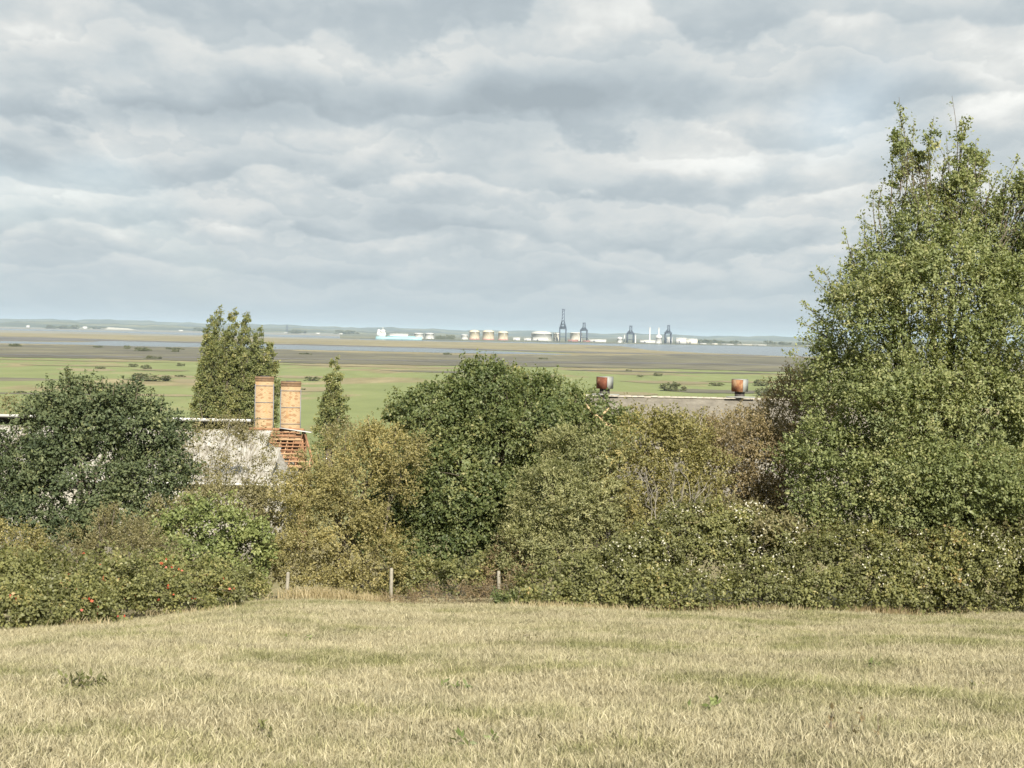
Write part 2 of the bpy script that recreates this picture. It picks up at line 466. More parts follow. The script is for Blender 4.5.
band('terminal_land', [340, 380, 450, 700, 800, 1000, R0], [3.4, 3.2, 2.8, 2.8, 3.0, 3.0, 3.2], [8.6, 8.8, 8.9, 8.0, 8.2, 8.3, 8.3], .55, 'far_land', 0.12, 11)

def strip(name, x0, x1, dy, th, mat, seed, k=[0]):
    k[0] += 1
    m_ = (x0 + x1) / 2
    return band(name, [x0, x0 + (x1 - x0) * .25, m_, x1 - (x1 - x0) * .2, x1], [dy, dy - th * .5, dy - th * .4, dy - th * .5, dy], [dy + .1, dy + th * .5, dy + th * .6, dy + th * .4, dy + .1], .04 + .012 * k[0], mat, .35, seed)
for i, (x0, x1, dy, th) in enumerate(((-60, 62, 56, 3), (56, 118, 45, 2.4), (150, 200, 50, 2.2), (170, 205, 54, 4), (-80, 120, 70, 1.4), (100, 200, 69, 2), (270, 330, 48, 2.6), (268, 345, 60, 5), (380, 480, 40, 1.6), (340, 470, 36, 1.6), (600, 680, 38, 2), (620, 720, 46, 2.4),
        (660, 780, 54, 3), (700, 800, 44, 1.6), (590, 660, 58, 3), (20, 140, 41, 1.3), (560, 800, 35.5, 1.2), (270, 420, 35.6, 1.6), (-50, 200, 36.2, .8), (130, 190, 44, 1.4))):
    strip('rush_strip', x0, x1, dy, th, 'reeds' if i % 4 else 'salt_marsh', 200 + i)
# hills on the far side of the estuary
def hills(name, Y, px0, px1, prof, seed, depth=2500.0):
    rng = np.random.default_rng(seed)
    n = 260
    px = np.linspace(px0, px1, n)
    ph = rng.random(8) * 7
    h = np.interp(px, [q[0] for q in prof], [q[1] for q in prof])
    s = Y / F
    h = h + 0.5 * np.sin(px * .05 + ph[0]) + .4 * np.sin(px * .13 + ph[1]) + .3 * np.sin(px * .31 + ph[2]) + rng.normal(0, .16, n)
    x = np.array([at(q, 340, Y).x for q in px])
    rows = []
    for k in range(9):
        u = k / 8.0
        zz = ZM - 2 + (h * s + 30.0 + 2) * (math.sin(u * math.pi / 2) ** 0.9)
        rows.append(np.stack([x * (1 + u * depth / Y), np.full(n, Y + u * depth), np.maximum(zz, ZM - 3) if k else np.full(n, ZM - 3.0)], 1))
    v = np.vstack(rows)
    ii, jj = np.meshgrid(np.arange(8), np.arange(n - 1), indexing='ij'); a = (ii * n + jj).ravel()
    o = bpy.data.objects.new(name, np_mesh(name, v, [np.stack([a, a + 1, a + n + 1, a + n], 1)], 'hill_land', smooth=True)); C.objects.link(o)
    return tag(o, kind='structure')
band_mat('hill_land', [(.30, (.035, .045, .035)), (.48, (.065, .075, .05)), (.56, (.12, .125, .07)), (.75, (.27, .24, .15))], .0016, .0020)
hills('far_hills', 15000, -500, 1600, [(-500, 2), (0, 4), (60, 5.5), (110, 6.5), (150, 5.0), (250, 4.2), (350, 3.2), (500, 2.5), (700, 1.6), (1000, 2.2), (1600, 3)], 3)
hills('near_hills', 10500, -500, 470, [(-500, -1.5), (0, .5), (40, 2.8), (90, 2.2), (200, 0), (330, -.5), (440, -2.0), (470, -4)], 5, 1500)

# haze: one even body of air over everything
hv = MB()
hv.box((0, 29500, 35), (150000, 61500, 142))
m, t = new_mat('haze_air')
pv = t.node('ShaderNodeVolumePrincipled')
pv.inputs['Color'].default_value = (.46, .58, .72, 1)
pv.inputs['Density'].default_value = 4.4e-5
pv.inputs['Anisotropy'].default_value = 0.0
t.l.new(pv.outputs[0], t.node('ShaderNodeOutputMaterial').inputs['Volume'])
ho = hv.build('haze', 'haze_air'); tag(ho, kind='stuff')


# ------------------------------------------------------------------ far shore: oil and gas terminal, cranes, ship
plain('tank_white', (.47, .47, .46), .6, .06, .05)
plain('tank_cream', (.46, .40, .29), .6, .08, .05)
plain('tank_grey', (.36, .36, .33), .7, .1, .05)
plain('tank_beige', (.55, .52, .44), .7, .1, .05)
plain('crane_steel', (.04, .052, .075), .6, .15, .05)
plain('red_paint', (.27, .13, .11), .6, .15, .05)
plain('ship_hull', (.19, .32, .35), .5, .08, .05)
plain('ship_white', (.52, .53, .52), .5, .05, .05)
plain('dark_quay', (.06, .062, .065), .9, .2, .05)
plain('roof_dark', (.10, .10, .11), .8, .2, .5)
YT = 5600.0
ST = YT / F
ZT = ZM + 1.0
def tx(px, Y=YT): return at(px, 340, Y).x
def th(px, py, Y=YT): return at(px, py, Y).z          # height of a picture point at that distance

def tank(pxa, pxb, ytop, mat, label, dome=0.18, Y=YT, band_red=False, cat='storage tank', group='tanks of the terminal'):
    xa, xb = tx(pxa, Y), tx(pxb, Y); r = (xb - xa) / 2; cx = (xa + xb) / 2
    h = th((pxa + pxb) / 2, ytop, Y) - ZT
    e = empty('storage_tank', (cx, Y, ZT), label, cat, group)
    mb = MB(); hs = h * (1 - dome)
    mb.lathe((cx, Y, ZT), [(r, 0), (r, hs), (r * 1.02, hs), (r * 1.02, hs + .5), (r * .98, hs + .5)], 28)
    mb.build('shell', mat, e, True)
    mb = MB()
    mb.lathe((cx, Y, ZT + hs + .4), [(r * .98, 0)] + [(r * .98 * math.cos(q), h * dome * math.sin(q)) for q in np.linspace(.15, 1.5, 7)] + [(0.05, h * dome)], 28)
    mb.build('domed_roof', mat, e, True)
    if band_red:
        mb = MB(); mb.lathe((cx, Y, ZT), [(r * 1.05, 0), (r * 1.05, h * .12), (r * .9, h * .13)], 28); mb.build('bund_wall', 'red_paint', e)
    mb = MB()
    mb.bar((cx + r * .5, Y - r * .92, ZT), (cx + r * .2, Y - r * 1.02, ZT + hs), 1.2); mb.build('stair', 'tank_grey', e)
    return e

def shed(pxa, pxb, ytop, mat, label, Y=YT, roof='tank_grey', depth=30, name='terminal_shed', cat='shed', pitch=.25):
    xa, xb = tx(pxa, Y), tx(pxb, Y); h = th((pxa + pxb) / 2, ytop, Y) - ZT
    cx = (xa + xb) / 2
    e = empty(name, (cx, Y, ZT), label, cat, 'low buildings along the far shore')
    mb = MB(); mb.box((cx, Y, ZT + h * (1 - pitch) / 2), (xb - xa, depth, h * (1 - pitch))); mb.build('wall', mat, e)
    z0, z1 = ZT + h * (1 - pitch), ZT + h; d = depth / 2 + 1.5
    mb = MB()
    mb.add([(xa - 1, Y - d, z0 + .05), (xb + 1, Y - d, z0 + .05), (xb + 1, Y + d, z0 + .05), (xa - 1, Y + d, z0 + .05), (xa - 1, Y, z1), (xb + 1, Y, z1)],
           [(0, 1, 5, 4), (2, 3, 4, 5), (0, 3, 2, 1)], [(0, 4, 3), (1, 2, 5)])
    mb.build('roof', roof, e)
    mb = MB()
    mb.box(((xa * .7 + xb * .3), Y - depth / 2 - .3, ZT + h * .25), ((xb - xa) * .12, .5, h * .5)); mb.build('door', 'roof_dark', e)
    return e

tank(414, 423.5, 333, 'tank_white', 'broad white storage tank just astern of the pale blue ship', .12)
tank(425, 434, 333, 'tank_white', 'white storage tank beside dark scrub, second one from the ship', .12)
tank(461, 468, 334.5, 'tank_white', 'small white tank touching the leftmost cream tank', .15)
tank(469, 479.5, 330, 'tank_cream', 'leftmost of the three domed cream tanks', .2, band_red=True)
tank(482.5, 494, 330, 'tank_cream', 'middle one of the three domed cream tanks', .2, band_red=True)
tank(498, 508, 331, 'tank_cream', 'rightmost of the three domed cream tanks', .2, band_red=True)
tank(531, 552, 331, 'tank_grey', 'very wide grey tank with a shallow dome left of the tallest crane', .28)
tank(553, 560, 333, 'tank_beige', 'beige tank right behind the tallest crane', .08, YT + 80)
tank(570, 582, 332.5, 'tank_beige', 'beige flat topped tank left of the second crane', .06, YT + 80)
tank(617, 622.5, 337, 'tank_white', 'small bright white tank left of the third crane', .3)
tank(655.5, 662, 334.5, 'tank_white', 'rounded white tank at the foot of the stacks', .35)
shed(390, 408, 333.6, 'tank_white', 'long low white shed behind the pale blue ship', YT + 60)
shed(513, 520, 337.5, 'tank_white', 'low white shed right of the cream tanks')
shed(524, 531, 338, 'tank_white', 'small white block left of the wide grey dome')
shed(533, 548, 337.5, 'tank_white', 'white block standing before the wide grey dome', YT - 60)
shed(589, 606, 339.3, 'tank_white', 'long white low shed right of the second crane')
shed(568, 578, 339.6, 'red_paint', 'low red shed between the two left cranes', YT - 40, 'red_paint')
shed(583, 590, 340.4, 'red_paint', 'small red block at the foot of the second crane', YT - 40, 'red_paint')
shed(676, 686, 337.6, 'tank_white', 'white works block right of the last crane')
shed(686.5, 697, 338.6, 'tank_beige', 'beige works block next to the white one')
shed(667, 672, 337, 'tank_white', 'narrow white block behind the last crane', YT + 60)
shed(640, 655, 340.0, 'tank_white', 'low white block at the foot of the first tall stack')
shed(700, 706, 343.0, 'tank_white', 'tiny white shed alone on the shore right of the works')
shed(712, 717, 343.2, 'tank_beige', 'tiny beige shed on the shore')
shed(722, 733, 343.8, 'tank_white', 'low white shed on the shore further right')
shed(737, 752, 344.2, 'tank_beige', 'long pale beige shed near the right end of the shore')
shed(753, 766, 344.4, 'tank_white', 'pale shed at the end of the row on the shore')
shed(806, 822, 345.6, 'tank_white', 'white shed seen through the twigs of the tall tree')

def stack(px, wpx, ytop, label):
    e = empty('tall_stack', (tx(px), YT, ZT), label, 'chimney', 'slim white stacks of the works')
    h = th(px, ytop) - ZT; r = wpx * ST / 2
    mb = MB(); mb.lathe((tx(px), YT, ZT), [(r * 1.2, 0), (r, h * .4), (r * .85, h)], 14); mb.build('shaft', 'tank_white', e, True)
    mb = MB(); mb.lathe((tx(px), YT, ZT + h), [(r * .85, 0), (r * 1.0, .3), (r * 1.0, 3), (r * .7, 3.1)], 14); mb.build('cap', 'tank_grey', e)
stack(649.6, 1.5, 328, 'plain slim white stack standing clear of the works')
stack(658.6, 1.4, 328.5, 'slim white stack rising from behind the rounded white tank')
stack(624.3, 1.2, 335.5, 'short white column left of the third crane')
stack(635.4, 1.2, 335.5, 'short white column right of the third crane')

def crane(pxa, pxb, ytop, yport, label, Y=YT - 30, raised=True):
    xa, xb = tx(pxa, Y), tx(pxb, Y); cx = (xa + xb) / 2; wdt = xb - xa; z0 = ZT
    hp = th(cx, 0, Y) if False else th((pxa + pxb) / 2, yport, Y)
    ht = th((pxa + pxb) / 2, ytop, Y)
    e = empty('quay_crane', (cx, Y, z0), label, 'crane', 'quay cranes on the far shore')
    T = 4.2
    for sx in (xa, xb):
        for dy_ in (-14, 14):
            mb = MB(); mb.bar((sx, Y + dy_, z0), (sx, Y + dy_, hp), T); mb.build('leg', 'crane_steel', e)
    for dy_ in (-14, 14):
        mb = MB(); mb.bar((xa - 2, Y + dy_, hp), (xb + 2, Y + dy_, hp), T * 1.3); mb.build('portal_beam', 'crane_steel', e)
        mb = MB(); mb.bar((xa, Y + dy_, z0 + (hp - z0) * .35), (xb, Y + dy_, z0 + (hp - z0) * .35), T * .6); mb.build('cross_beam', 'crane_steel', e)
    for sx in (xa, xb):
        mb = MB(); mb.bar((sx, Y - 14, hp - 4), (sx, Y + 14, hp - 4), T * .8); mb.build('side_beam', 'crane_steel', e)
        mb = MB(); mb.bar((sx, Y - 14, z0 + 10), (sx, Y + 14, z0 + 10), T * .8); mb.build('sill_beam', 'crane_steel', e)
    za = hp + (ht - hp) * (0.42 if raised else 1.0)
    mb = MB()
    for sx, k in ((xa, .28), (xb, .28)):
        q = cx + (sx - cx) * k
        mb.bar((sx, Y - 10, hp), (q, Y, za), T * .75); mb.bar((sx, Y + 10, hp), (q, Y, za), T * .75)
    mb.bar((xa + wdt * .2, Y, hp + (za - hp) * .5), (xb - wdt * .2, Y, hp + (za - hp) * .5), T * .6)
    mb.build('apex_frame', 'crane_steel', e)
    mb = MB()
    bx = wdt * .2
    top = ht if raised else hp + (za - hp) * .25
    if raised:
        for sx in (-bx, bx): mb.bar((cx + sx, Y - 16, hp), (cx + sx * .8, Y - 10, top), T * .6)
        k = 6
        for i in range(k):
            u0, u1 = i / k, (i + 1) / k
            mb.bar((cx - bx, Y - 14, hp + (top - hp) * u0), (cx + bx, Y - 14, hp + (top - hp) * u1), T * .4)
        mb.bar((cx - bx * 1.2, Y - 11, top), (cx + bx * 1.2, Y - 11, top), T * .7)
    else:
        mb.bar((cx, Y - 50, hp + 2), (cx, Y + 30, hp + 2), T * 1.2)
    mb.build('boom', 'crane_steel', e)
    mb = MB(); mb.box((cx, Y + 8, hp + 5), (wdt * .7, 14, 7)); mb.build('machinery_house', 'crane_steel', e)
crane(559.6, 565.8, 309.5, 328.5, 'tallest quay crane with its boom raised upright')
crane(580.6, 586.8, 323, 330.2, 'shorter quay crane right of the tallest one')
crane(627.2, 633.4, 326, 333.5, 'third quay crane with a pointed top between two white columns')
crane(665.2, 670.8, 325.5, 333, 'last quay crane with a pointed top right of the white stacks')

# ship with its bridge at the left end
YS = 4750.0
xs0, xs1 = tx(375.8, YS), tx(422, YS); zs = ZM + .1
e = empty('tanker_ship', ((xs0 + xs1) / 2, YS, zs), 'pale blue cargo ship with white bridge at its left end', 'ship')
hd = th(400, 336.9, YS) - zs
Lh = xs1 - xs0; n = 24
mb = MB(); pr = []
for i in range(n + 1):
    u = i / n; bw = 13 * (1 - max(0, (u - .78) / .22) ** 2) * (1 - .25 * max(0, (.08 - u) / .08))
    bw = max(bw, .3); sheer = hd * (1 + .16 * max(0, (u - .85) / .15)) ; cxx = xs0 + u * Lh
    pr.append([(cxx, YS - bw * .8, zs), (cxx, YS - bw, zs + sheer), (cxx, YS + bw, zs + sheer), (cxx, YS + bw * .8, zs)])
q = []
for i in range(n):
    for k in range(3): q.append((i * 4 + k, (i + 1) * 4 + k, (i + 1) * 4 + k + 1, i * 4 + k + 1))
q += [(0, 1, 2, 3), (n * 4 + 3, n * 4 + 2, n * 4 + 1, n * 4)]
mb.add(np.array(pr).reshape(-1, 3), q); mb.build('hull', 'ship_hull', e)
bxm = xs0 + Lh * .12; zb = zs + hd
mb = MB(); ztop = th(383, 329.6, YS)
mb.box((bxm, YS, zb + (ztop - zb) * .3), (Lh * .18, 20, (ztop - zb) * .6)); mb.box((bxm + Lh * .03, YS, zb + (ztop - zb) * .78), (Lh * .10, 22, (ztop - zb) * .4))
mb.build('bridge', 'ship_white', e)
mb = MB(); mb.lathe((bxm - Lh * .06, YS, zb + (ztop - zb) * .55), [(4, 0), (3.6, (ztop - zb) * .45), (.1, (ztop - zb) * .46)], 12); mb.build('funnel', 'ship_white', e)
mb = MB(); mb.bar((bxm + Lh * .03, YS, ztop), (bxm + Lh * .03, YS, ztop + 9), 1.4); mb.build('mast', 'ship_white', e)
mb = MB(); mb.box((xs0 + Lh * .55, YS, zb + 1.5), (Lh * .6, 14, 3)); mb.build('deck_cover', 'ship_hull', e)

# scattered houses and a white mark on the far side
for i, (px, py, wd, Y, lab) in enumerate([(85, 325.6, 4, 10300, 'tiny white house on the far shore left of the pale stubble slope'), (28, 323.5, 3, 10300, 'tiny pale farmhouse far off on the wooded rise at far left'),
        (181, 330.4, 4, 9300, 'pale farm building far off behind the poplar row'), (318, 333.0, 4, 9000, 'pale far building beyond the lone poplar'), (341, 333.4, 3, 9000, 'second pale far building right of the lone poplar'), (286, 331.9, 3, 9000, 'distant white house above the right brick chimney')]):
    c = on_plane(px, yh(px) + 42660 / Y, ZM); zz = ZM
    s = Y / F
    e = empty('distant_house', (c.x, c.y, zz), lab, 'house', 'houses scattered on the far side')
    hgt = max(th(px, py, c.y) - zz, 8) * 0.9 if py < yh(px) + 42660 / Y else 10
    hgt = min(hgt, 16)
    mb = MB(); mb.box((c.x, c.y, zz + hgt * .3), (wd * s, 14, hgt * .6)); mb.build('wall', 'tank_white', e)
    mb = MB(); a_, b_ = c.x - wd * s / 2 - 1, c.x + wd * s / 2 + 1; z0, z1 = zz + hgt * .6 + .05, zz + hgt
    mb.add([(a_, c.y - 8, z0), (b_, c.y - 8, z0), (b_, c.y + 8, z0), (a_, c.y + 8, z0), (a_, c.y, z1), (b_, c.y, z1)], [(0, 1, 5, 4), (2, 3, 4, 5), (0, 3, 2, 1)], [(0, 4, 3), (1, 2, 5)])
    mb.build('roof', 'tank_grey', e)
band_mat('stubble', [(.3, (.38, .35, .28)), (.7, (.46, .43, .36))], .004, .004)
v = [tuple(at(px, py, Yq)) for px, py, Yq in ((82, 330.0, 9200), (140, 330.6, 9200), (128, 328.4, 10400), (108, 327.2, 10400), (92, 327.8, 10400))]
me = np_mesh('stubble_slope', np.array(v), [np.array([[0, 1, 2, 3, 4]])], 'stubble')
o = bpy.data.objects.new('stubble_slope', me); C.objects.link(o); tag(o, kind='structure')

# pylon on the skyline
e = empty('lattice_pylon', (at(287, 327, 8200).x, 8200, ZM), 'lone lattice pylon on the skyline above the right brick chimney', 'pylon')
cx = e.location.x
mb = MB()
for sx in (-1, 1):
    for sy in (-1, 1): mb.bar((cx + sx * 6, 8200 + sy * 6, ZM), (cx + sx * .8, 8200 + sy * .8, ZM + 52), 1.2)
for k in range(6):
    u0, u1 = k / 6, (k + 1) / 6
    mb.bar((cx - 6 + 5.2 * u0, 8194, ZM + 52 * u0), (cx + 6 - 5.2 * u1, 8194, ZM + 52 * u1), .8)
mb.build('tower', 'crane_steel', e)
mb = MB()
for k, z in enumerate((34, 41, 48)): mb.bar((cx - 11 + k * 2, 8200, ZM + z), (cx + 11 - k * 2, 8200, ZM + z), 1.2)
mb.build('cross_arm', 'crane_steel', e)

# ------------------------------------------------------------------ buildings below the hill
m, t = new_mat('sheet_white')                        # weathered corrugated cement sheet
pos = t.node('ShaderNodeNewGeometry').outputs['Position']
sn = t.noise(t.v('MULTIPLY', pos, (5.0, 0.7, 0.7)), 1.0, 7.0, 0.68, 0.6)
sn2 = t.noise(pos, 1.1, 4.0, 0.6)
colr = t.ramp(t.m('ADD', t.m('MULTIPLY', sn, .65), t.m('MULTIPLY', sn2, .35)), [(.36, (.09, .08, .06)), (.45, (.185, .17, .14)), (.54, (.285, .275, .25)), (.68, (.37, .365, .34))])
finish(t, colr, .85, .2, sn, .01, .3)
m, t = new_mat('brick')
tc = t.node('ShaderNodeNewGeometry').outputs['Position']
px_, py_, pz_ = t.sep(tc)[:3]
uv = t.xyz(t.m('ADD', px_, py_), pz_, 0.0)
bt = t.node('ShaderNodeTexBrick')
t.l.new(uv, bt.inputs['Vector'])
bt.inputs['Scale'].default_value = 1.0
bt.inputs['Brick Width'].default_value = .225; bt.inputs['Row Height'].default_value = .075; bt.inputs['Mortar Size'].default_value = .008
bt.inputs['Color1'].default_value = (.27, .195, .110, 1); bt.inputs['Color2'].default_value = (.235, .155, .085, 1); bt.inputs['Mortar'].default_value = (.30, .25, .17, 1)
vn = t.node('ShaderNodeTexVoronoi'); vn.inputs['Scale'].default_value = 1.0
t.l.new(t.xyz(t.m('MULTIPLY', t.m('ADD', px_, py_), 4.4), t.m('MULTIPLY', pz_, 9.0), 0.0), vn.inputs['Vector'])
burnt = t.m('GREATER_THAN', t.sep(vn.outputs['Color'])[0], 0.86)
bc = t.mix(t.m('MULTIPLY', burnt, .65), bt.outputs['Color'], (.17, .09, .045))
stain = t.noise(t.v('MULTIPLY', tc, (1.5, 1.5, .6)), 1.0, 6.0, .65)
bc = t.mix(t.smooth(stain, .55, .75), bc, (.27, .155, .07))
finish(t, bc, .9, .15, bt.outputs['Fac'], .006, .4)
m, t = new_mat('brick_top')
tc = t.node('ShaderNodeNewGeometry').outputs['Position']
finish(t, t.ramp(t.noise(tc, 7.0, 6.0, .7), [(.3, (.10, .070, .047)), (.6, (.16, .105, .064)), (.8, (.22, .155, .092))]), .9, .1)
plain('strap_steel', (.12, .128, .15), .55, .2, 4.0, .5)
plain('timber_orange', (.225, .122, .068), .85, .38, 4.0)
plain('timber_pale', (.29, .19, .11), .85, .3, 4.0)
plain('render_pale', (.24, .23, .20), .9, .2, 1.5)
plain('fascia_white', (.40, .40, .39), .6, .1, 1.0)
plain('wall_grey', (.15, .14, .12), .9, .25, 1.0)
plain('felt_dark', (.07, .065, .06), .9, .3, 1.0)

def box_walls(e, x0, x1, y0, y1, z0, z1, mat, rz=0):
    mb = MB()
    mb.box(((x0 + x1) / 2, (y0 + y1) / 2, (z0 + z1) / 2), (x1 - x0, y1 - y0, z1 - z0))
    return mb.build('wall', mat, e)

# long barn under weathered white sheeting, behind the dark tree
YB = 86.0
eave = at(150, 481, YB).z
xl, xr = at(-70, 480, YB).x, at(281, 480, YB).x
ridge_z, ridge_y = at(150, 430, YB + 6.2).z, YB + 6.2
zg = gz(xl, YB) - .6
e = empty('barn', ((xl + xr) / 2, YB + 6, zg), 'long barn under weathered white corrugated sheeting behind the dark green tree', 'barn')
box_walls(e, xl + .3, xr - .3, YB + .3, ridge_y + 5.9, zg, eave - .05, 'render_pale')
rngb = np.random.default_rng(4)
base = Vector(e.location)
nsh = int((xr - xl) / .98)
def sheet_mesh():
    n = 15; xs_ = np.linspace(0, 1.04, n); zz = .028 * np.sin(xs_ * 2 * math.pi / .146)
    top = np.stack([xs_, np.zeros(n), zz], 1); bot = np.stack([xs_, np.ones(n), zz], 1)
    i = np.arange(n - 1)
    return np_mesh('sheet', np.vstack([top, bot]), [np.stack([i, i + 1, i + n + 1, i + n], 1)], 'sheet_white', smooth=True)
shm = sheet_mesh()
pitch = math.atan2(ridge_z - eave, ridge_y - YB); slope_len = math.hypot(ridge_z - eave, ridge_y - YB)
hip = 2.6
for side in (0, 1):
    rf = bpy.data.objects.new('roof', None); rf.empty_display_size = .2
    C.objects.link(rf); rf.parent = e
    for row in range(3):
        u0, u1 = row / 3, (row + 1) / 3
        for k in range(nsh + 1):
            x0 = xl + k * .98
            # the right end slopes back: sheets stop short higher up
            if x0 + .5 > xr - (hip * (u0 + .12) if not side else hip + 1.6): continue
            if rngb.random() < .03: continue
            s_ = bpy.data.objects.new('sheet', shm); C.objects.link(s_); s_.parent = rf
            yy = YB - .3 + (ridge_y - YB + .3) * u0; zz = eave + (ridge_z - eave) * u0 + .02 + .02 * row
            rot = Matrix.Rotation(pitch + rngb.normal(0, .006), 4, 'X')
            mtx = Matrix.Translation((x0, yy, zz)) @ rot @ Matrix.Diagonal((1, slope_len / 3 + .15, 1, 1))
            if side:
                mtx = Matrix.Translation((0, 2 * ridge_y, 0)) @ Matrix.Diagonal((1, -1, 1, 1)) @ mtx
            s_.matrix_local = Matrix.Translation(-base) @ mtx
mb = MB(); mb.bar((xl, ridge_y, ridge_z + .05), (xr - hip, ridge_y, ridge_z + .05), .35, .12); mb.build('ridge_cap', 'sheet_white', e)
mb = MB()
mb.add([(xr - hip * .15, YB - .2, eave + .02), (xr - hip * .15 - .6, 2 * ridge_y - YB + .2, eave + .02), (xr - hip, ridge_y, ridge_z - .05)], None, [(0, 1, 2)])
mb.build('hip_end', 'sheet_white', e)
mb = MB(); mb.bar((xl, YB - .36, eave - .05), (xr + 1.9, YB - .36, eave - .05), .14, .12); mb.build('gutter', 'fascia_white', e)

# low flat roof behind the barn
Y2 = 103.0
x0, x1 = at(-60, 420, Y2).x, at(254, 420, Y2).x
zt = at(200, 418.5, Y2).z; zg2 = gz(0, Y2) - .6
e = empty('flat_roofed_shed', ((x0 + x1) / 2, Y2 + 4, zg2), 'low shed with a thin white roof edge showing above the white barn', 'shed')
box_walls(e, x0 + .4, x1 - .4, Y2 + .7, Y2 + 8, zg2, zt - 1.4, 'felt_dark')
mb = MB(); y0_, y1_ = Y2 - .2, Y2 + 8.4
mb.add([(x0, y0_, zt - .12), (x1, y0_, zt - .12), (x1, y1_, zt - 1.32), (x0, y1_, zt - 1.32), (x0, y0_, zt - .02), (x1, y0_, zt - .02), (x1, y1_, zt - 1.22), (x0, y1_, zt - 1.22)],
       [(0, 3, 2, 1), (4, 5, 6, 7), (0, 1, 5, 4), (1, 2, 6, 5), (2, 3, 7, 6), (3, 0, 4, 7)]); mb.build('roof', 'felt_dark', e)
mb = MB(); mb.box(((x0 + x1) / 2, Y2 - .25, zt - .06), (x1 - x0, .09, .2)); mb.build('fascia', 'fascia_white', e)

# roofless brick house with two strapped chimneys
YC = 98.0
def chimney(px0, px1, ytop, Y, label):
    x0, x1 = at(px0, 400, Y).x, at(px1, 400, Y).x; wx = x1 - x0; zt = at((px0 + px1) / 2, ytop, Y).z
    zb = gz((x0 + x1) / 2, Y) - .5
    e = empty('brick_chimney', ((x0 + x1) / 2, Y, zb), label, 'chimney', 'twin brick chimneys')
    cx, dp = (x0 + x1) / 2, wx * 1.05
    mb = MB(); mb.box((cx, Y, (zb + zt - .32) / 2), (wx, dp, zt - .32 - zb)); mb.build('shaft', 'brick', e)
    mb = MB(); mb.box((cx, Y, zt - .24), (wx + .03, dp + .03, .156)); mb.box((cx, Y, zt - .08), (wx + .06, dp + .06, .156)); mb.build('corbelled_top', 'brick_top', e)
    for sx in (-1, 1):
        for sy in (-1,):
            mb = MB(); mb.box((cx + sx * (wx / 2), Y + sy * (dp / 2), zt - 2.55), (.05, .05, 4.1)); mb.build('corner_iron', 'strap_steel', e)
    for zz in (.62, 1.78, 2.92, 4.05):
        mb = MB()
        for sy in (-1, 1): mb.box((cx, Y + sy * (dp / 2 + .02), zt - zz), (wx - .06, .03, .035))
        for sx in (-1, 1): mb.box((cx + sx * (wx / 2 + .02), Y, zt - zz), (.03, dp - .06, .035))
        mb.build('strap', 'strap_steel', e)
    mb = MB(); mb.box((cx, Y, zt + .02), (wx * .5, dp * .5, .05)); mb.build('flue_cover', 'felt_dark', e)
    e.rotation_euler.z = math.atan2(-cx, Y)
chimney(255.3, 273.3, 376.5, YC + 1.4, 'taller brick chimney, the left one of the strapped pair')
chimney(281.0, 300.5, 381.5, YC + 1.2, 'shorter and wider brick chimney, the right one of the strapped pair')

xa, xb = at(249, 450, YC).x, at(319, 450, YC).x
zr = at(285, 429.5, YC).z; ze = at(285, 466, YC - 3.2).z; zg3 = gz(xa, YC) - .6
e = empty('timber_house', ((xa + xb) / 2, YC - 1, zg3), 'ruined house of orange laths and rafters under the two brick chimneys', 'house')
box_walls(e, xa + .4, xb - .5, YC - 2.9, YC - .2, zg3, ze - .12, 'brick')
rngh = np.random.default_rng(8)
yr, ye = YC - .1, YC - 3.3
xh = at(304, 430, YC).x                                  # right end of the ridge, the roof is hipped beyond it
mb = MB(); mb.bar((xa, yr, zr), (xh, yr, zr), .14, .2); mb.build('ridge_beam', 'timber_orange', e)
mb = MB(); mb.bar((xa, ye, ze), (xb, ye, ze), .16, .16); mb.build('wall_plate', 'timber_pale', e)
mb = MB(); mb.bar((xh, yr, zr - .02), (xb + .1, ye + .1, ze + .08), .12, .16); mb.build('hip_rafter', 'timber_orange', e)
nr = 11
for k in range(nr):
    x = xa + .1 + (xb - xa - .3) * k / (nr - 1)
    u = 1.0 if x < xh else max(.1, (xb - x) / (xb - xh))
    mb = MB(); mb.bar((x, ye, ze + .1), (x + rngh.normal(0, .02), ye + (yr - ye) * u, ze + .1 + (zr - ze - .16) * u), .07, .13)
    mb.build('rafter', ['timber_orange', 'timber_pale'][int(rngh.random() < .3)], e)
for k in range(9):
    u = .06 + k * .105
    xe = xb - (xb - xh) * u - .1
    y_, z_ = ye + (yr - ye) * u - .1, ze + .1 + (zr - ze - .16) * u + .1
    mb = MB(); mb.bar((xa + rngh.random() * .3, y_, z_), (xe - rngh.random() * .4, y_, z_ + rngh.normal(0, .015)), .06, .085)
    mb.build('batten', ['timber_orange', 'timber_pale'][int(rngh.random() < .4)], e)
for k in range(16):                                       # boards still clinging to the rafters
    u = rngh.choice([.16, .27, .37, .48, .58, .69, .79, .9]); x = xa + (xb - xa) * rngh.random() * (1 - .22 * u); wd = .5 + rngh.random() * 1.0
    if x + wd > xb - (xb - xh) * u: continue
    y_, z_ = ye + (yr - ye) * u, ze + .1 + (zr - ze - .16) * u
    dyy, dzz = (yr - ye) * .09, (zr - ze) * .09
    mb = MB(); mb.add([(x, y_ - .02, z_ + .02), (x + wd, y_ - .02, z_ + .02), (x + wd, y_ + dyy - .02, z_ + dzz + .02), (x, y_ + dyy - .02, z_ + dzz + .02),
                       (x, y_ + .0, z_ - .01), (x + wd, y_ + .0, z_ - .01), (x + wd, y_ + dyy, z_ + dzz - .01), (x, y_ + dyy, z_ + dzz - .01)],
                      [(0, 1, 2, 3), (7, 6, 5, 4), (0, 4, 5, 1), (1, 5, 6, 2), (2, 6, 7, 3), (3, 7, 4, 0)])
    mb.build('board', ['timber_orange', 'timber_pale'][int(rngh.random() < .35)], e)
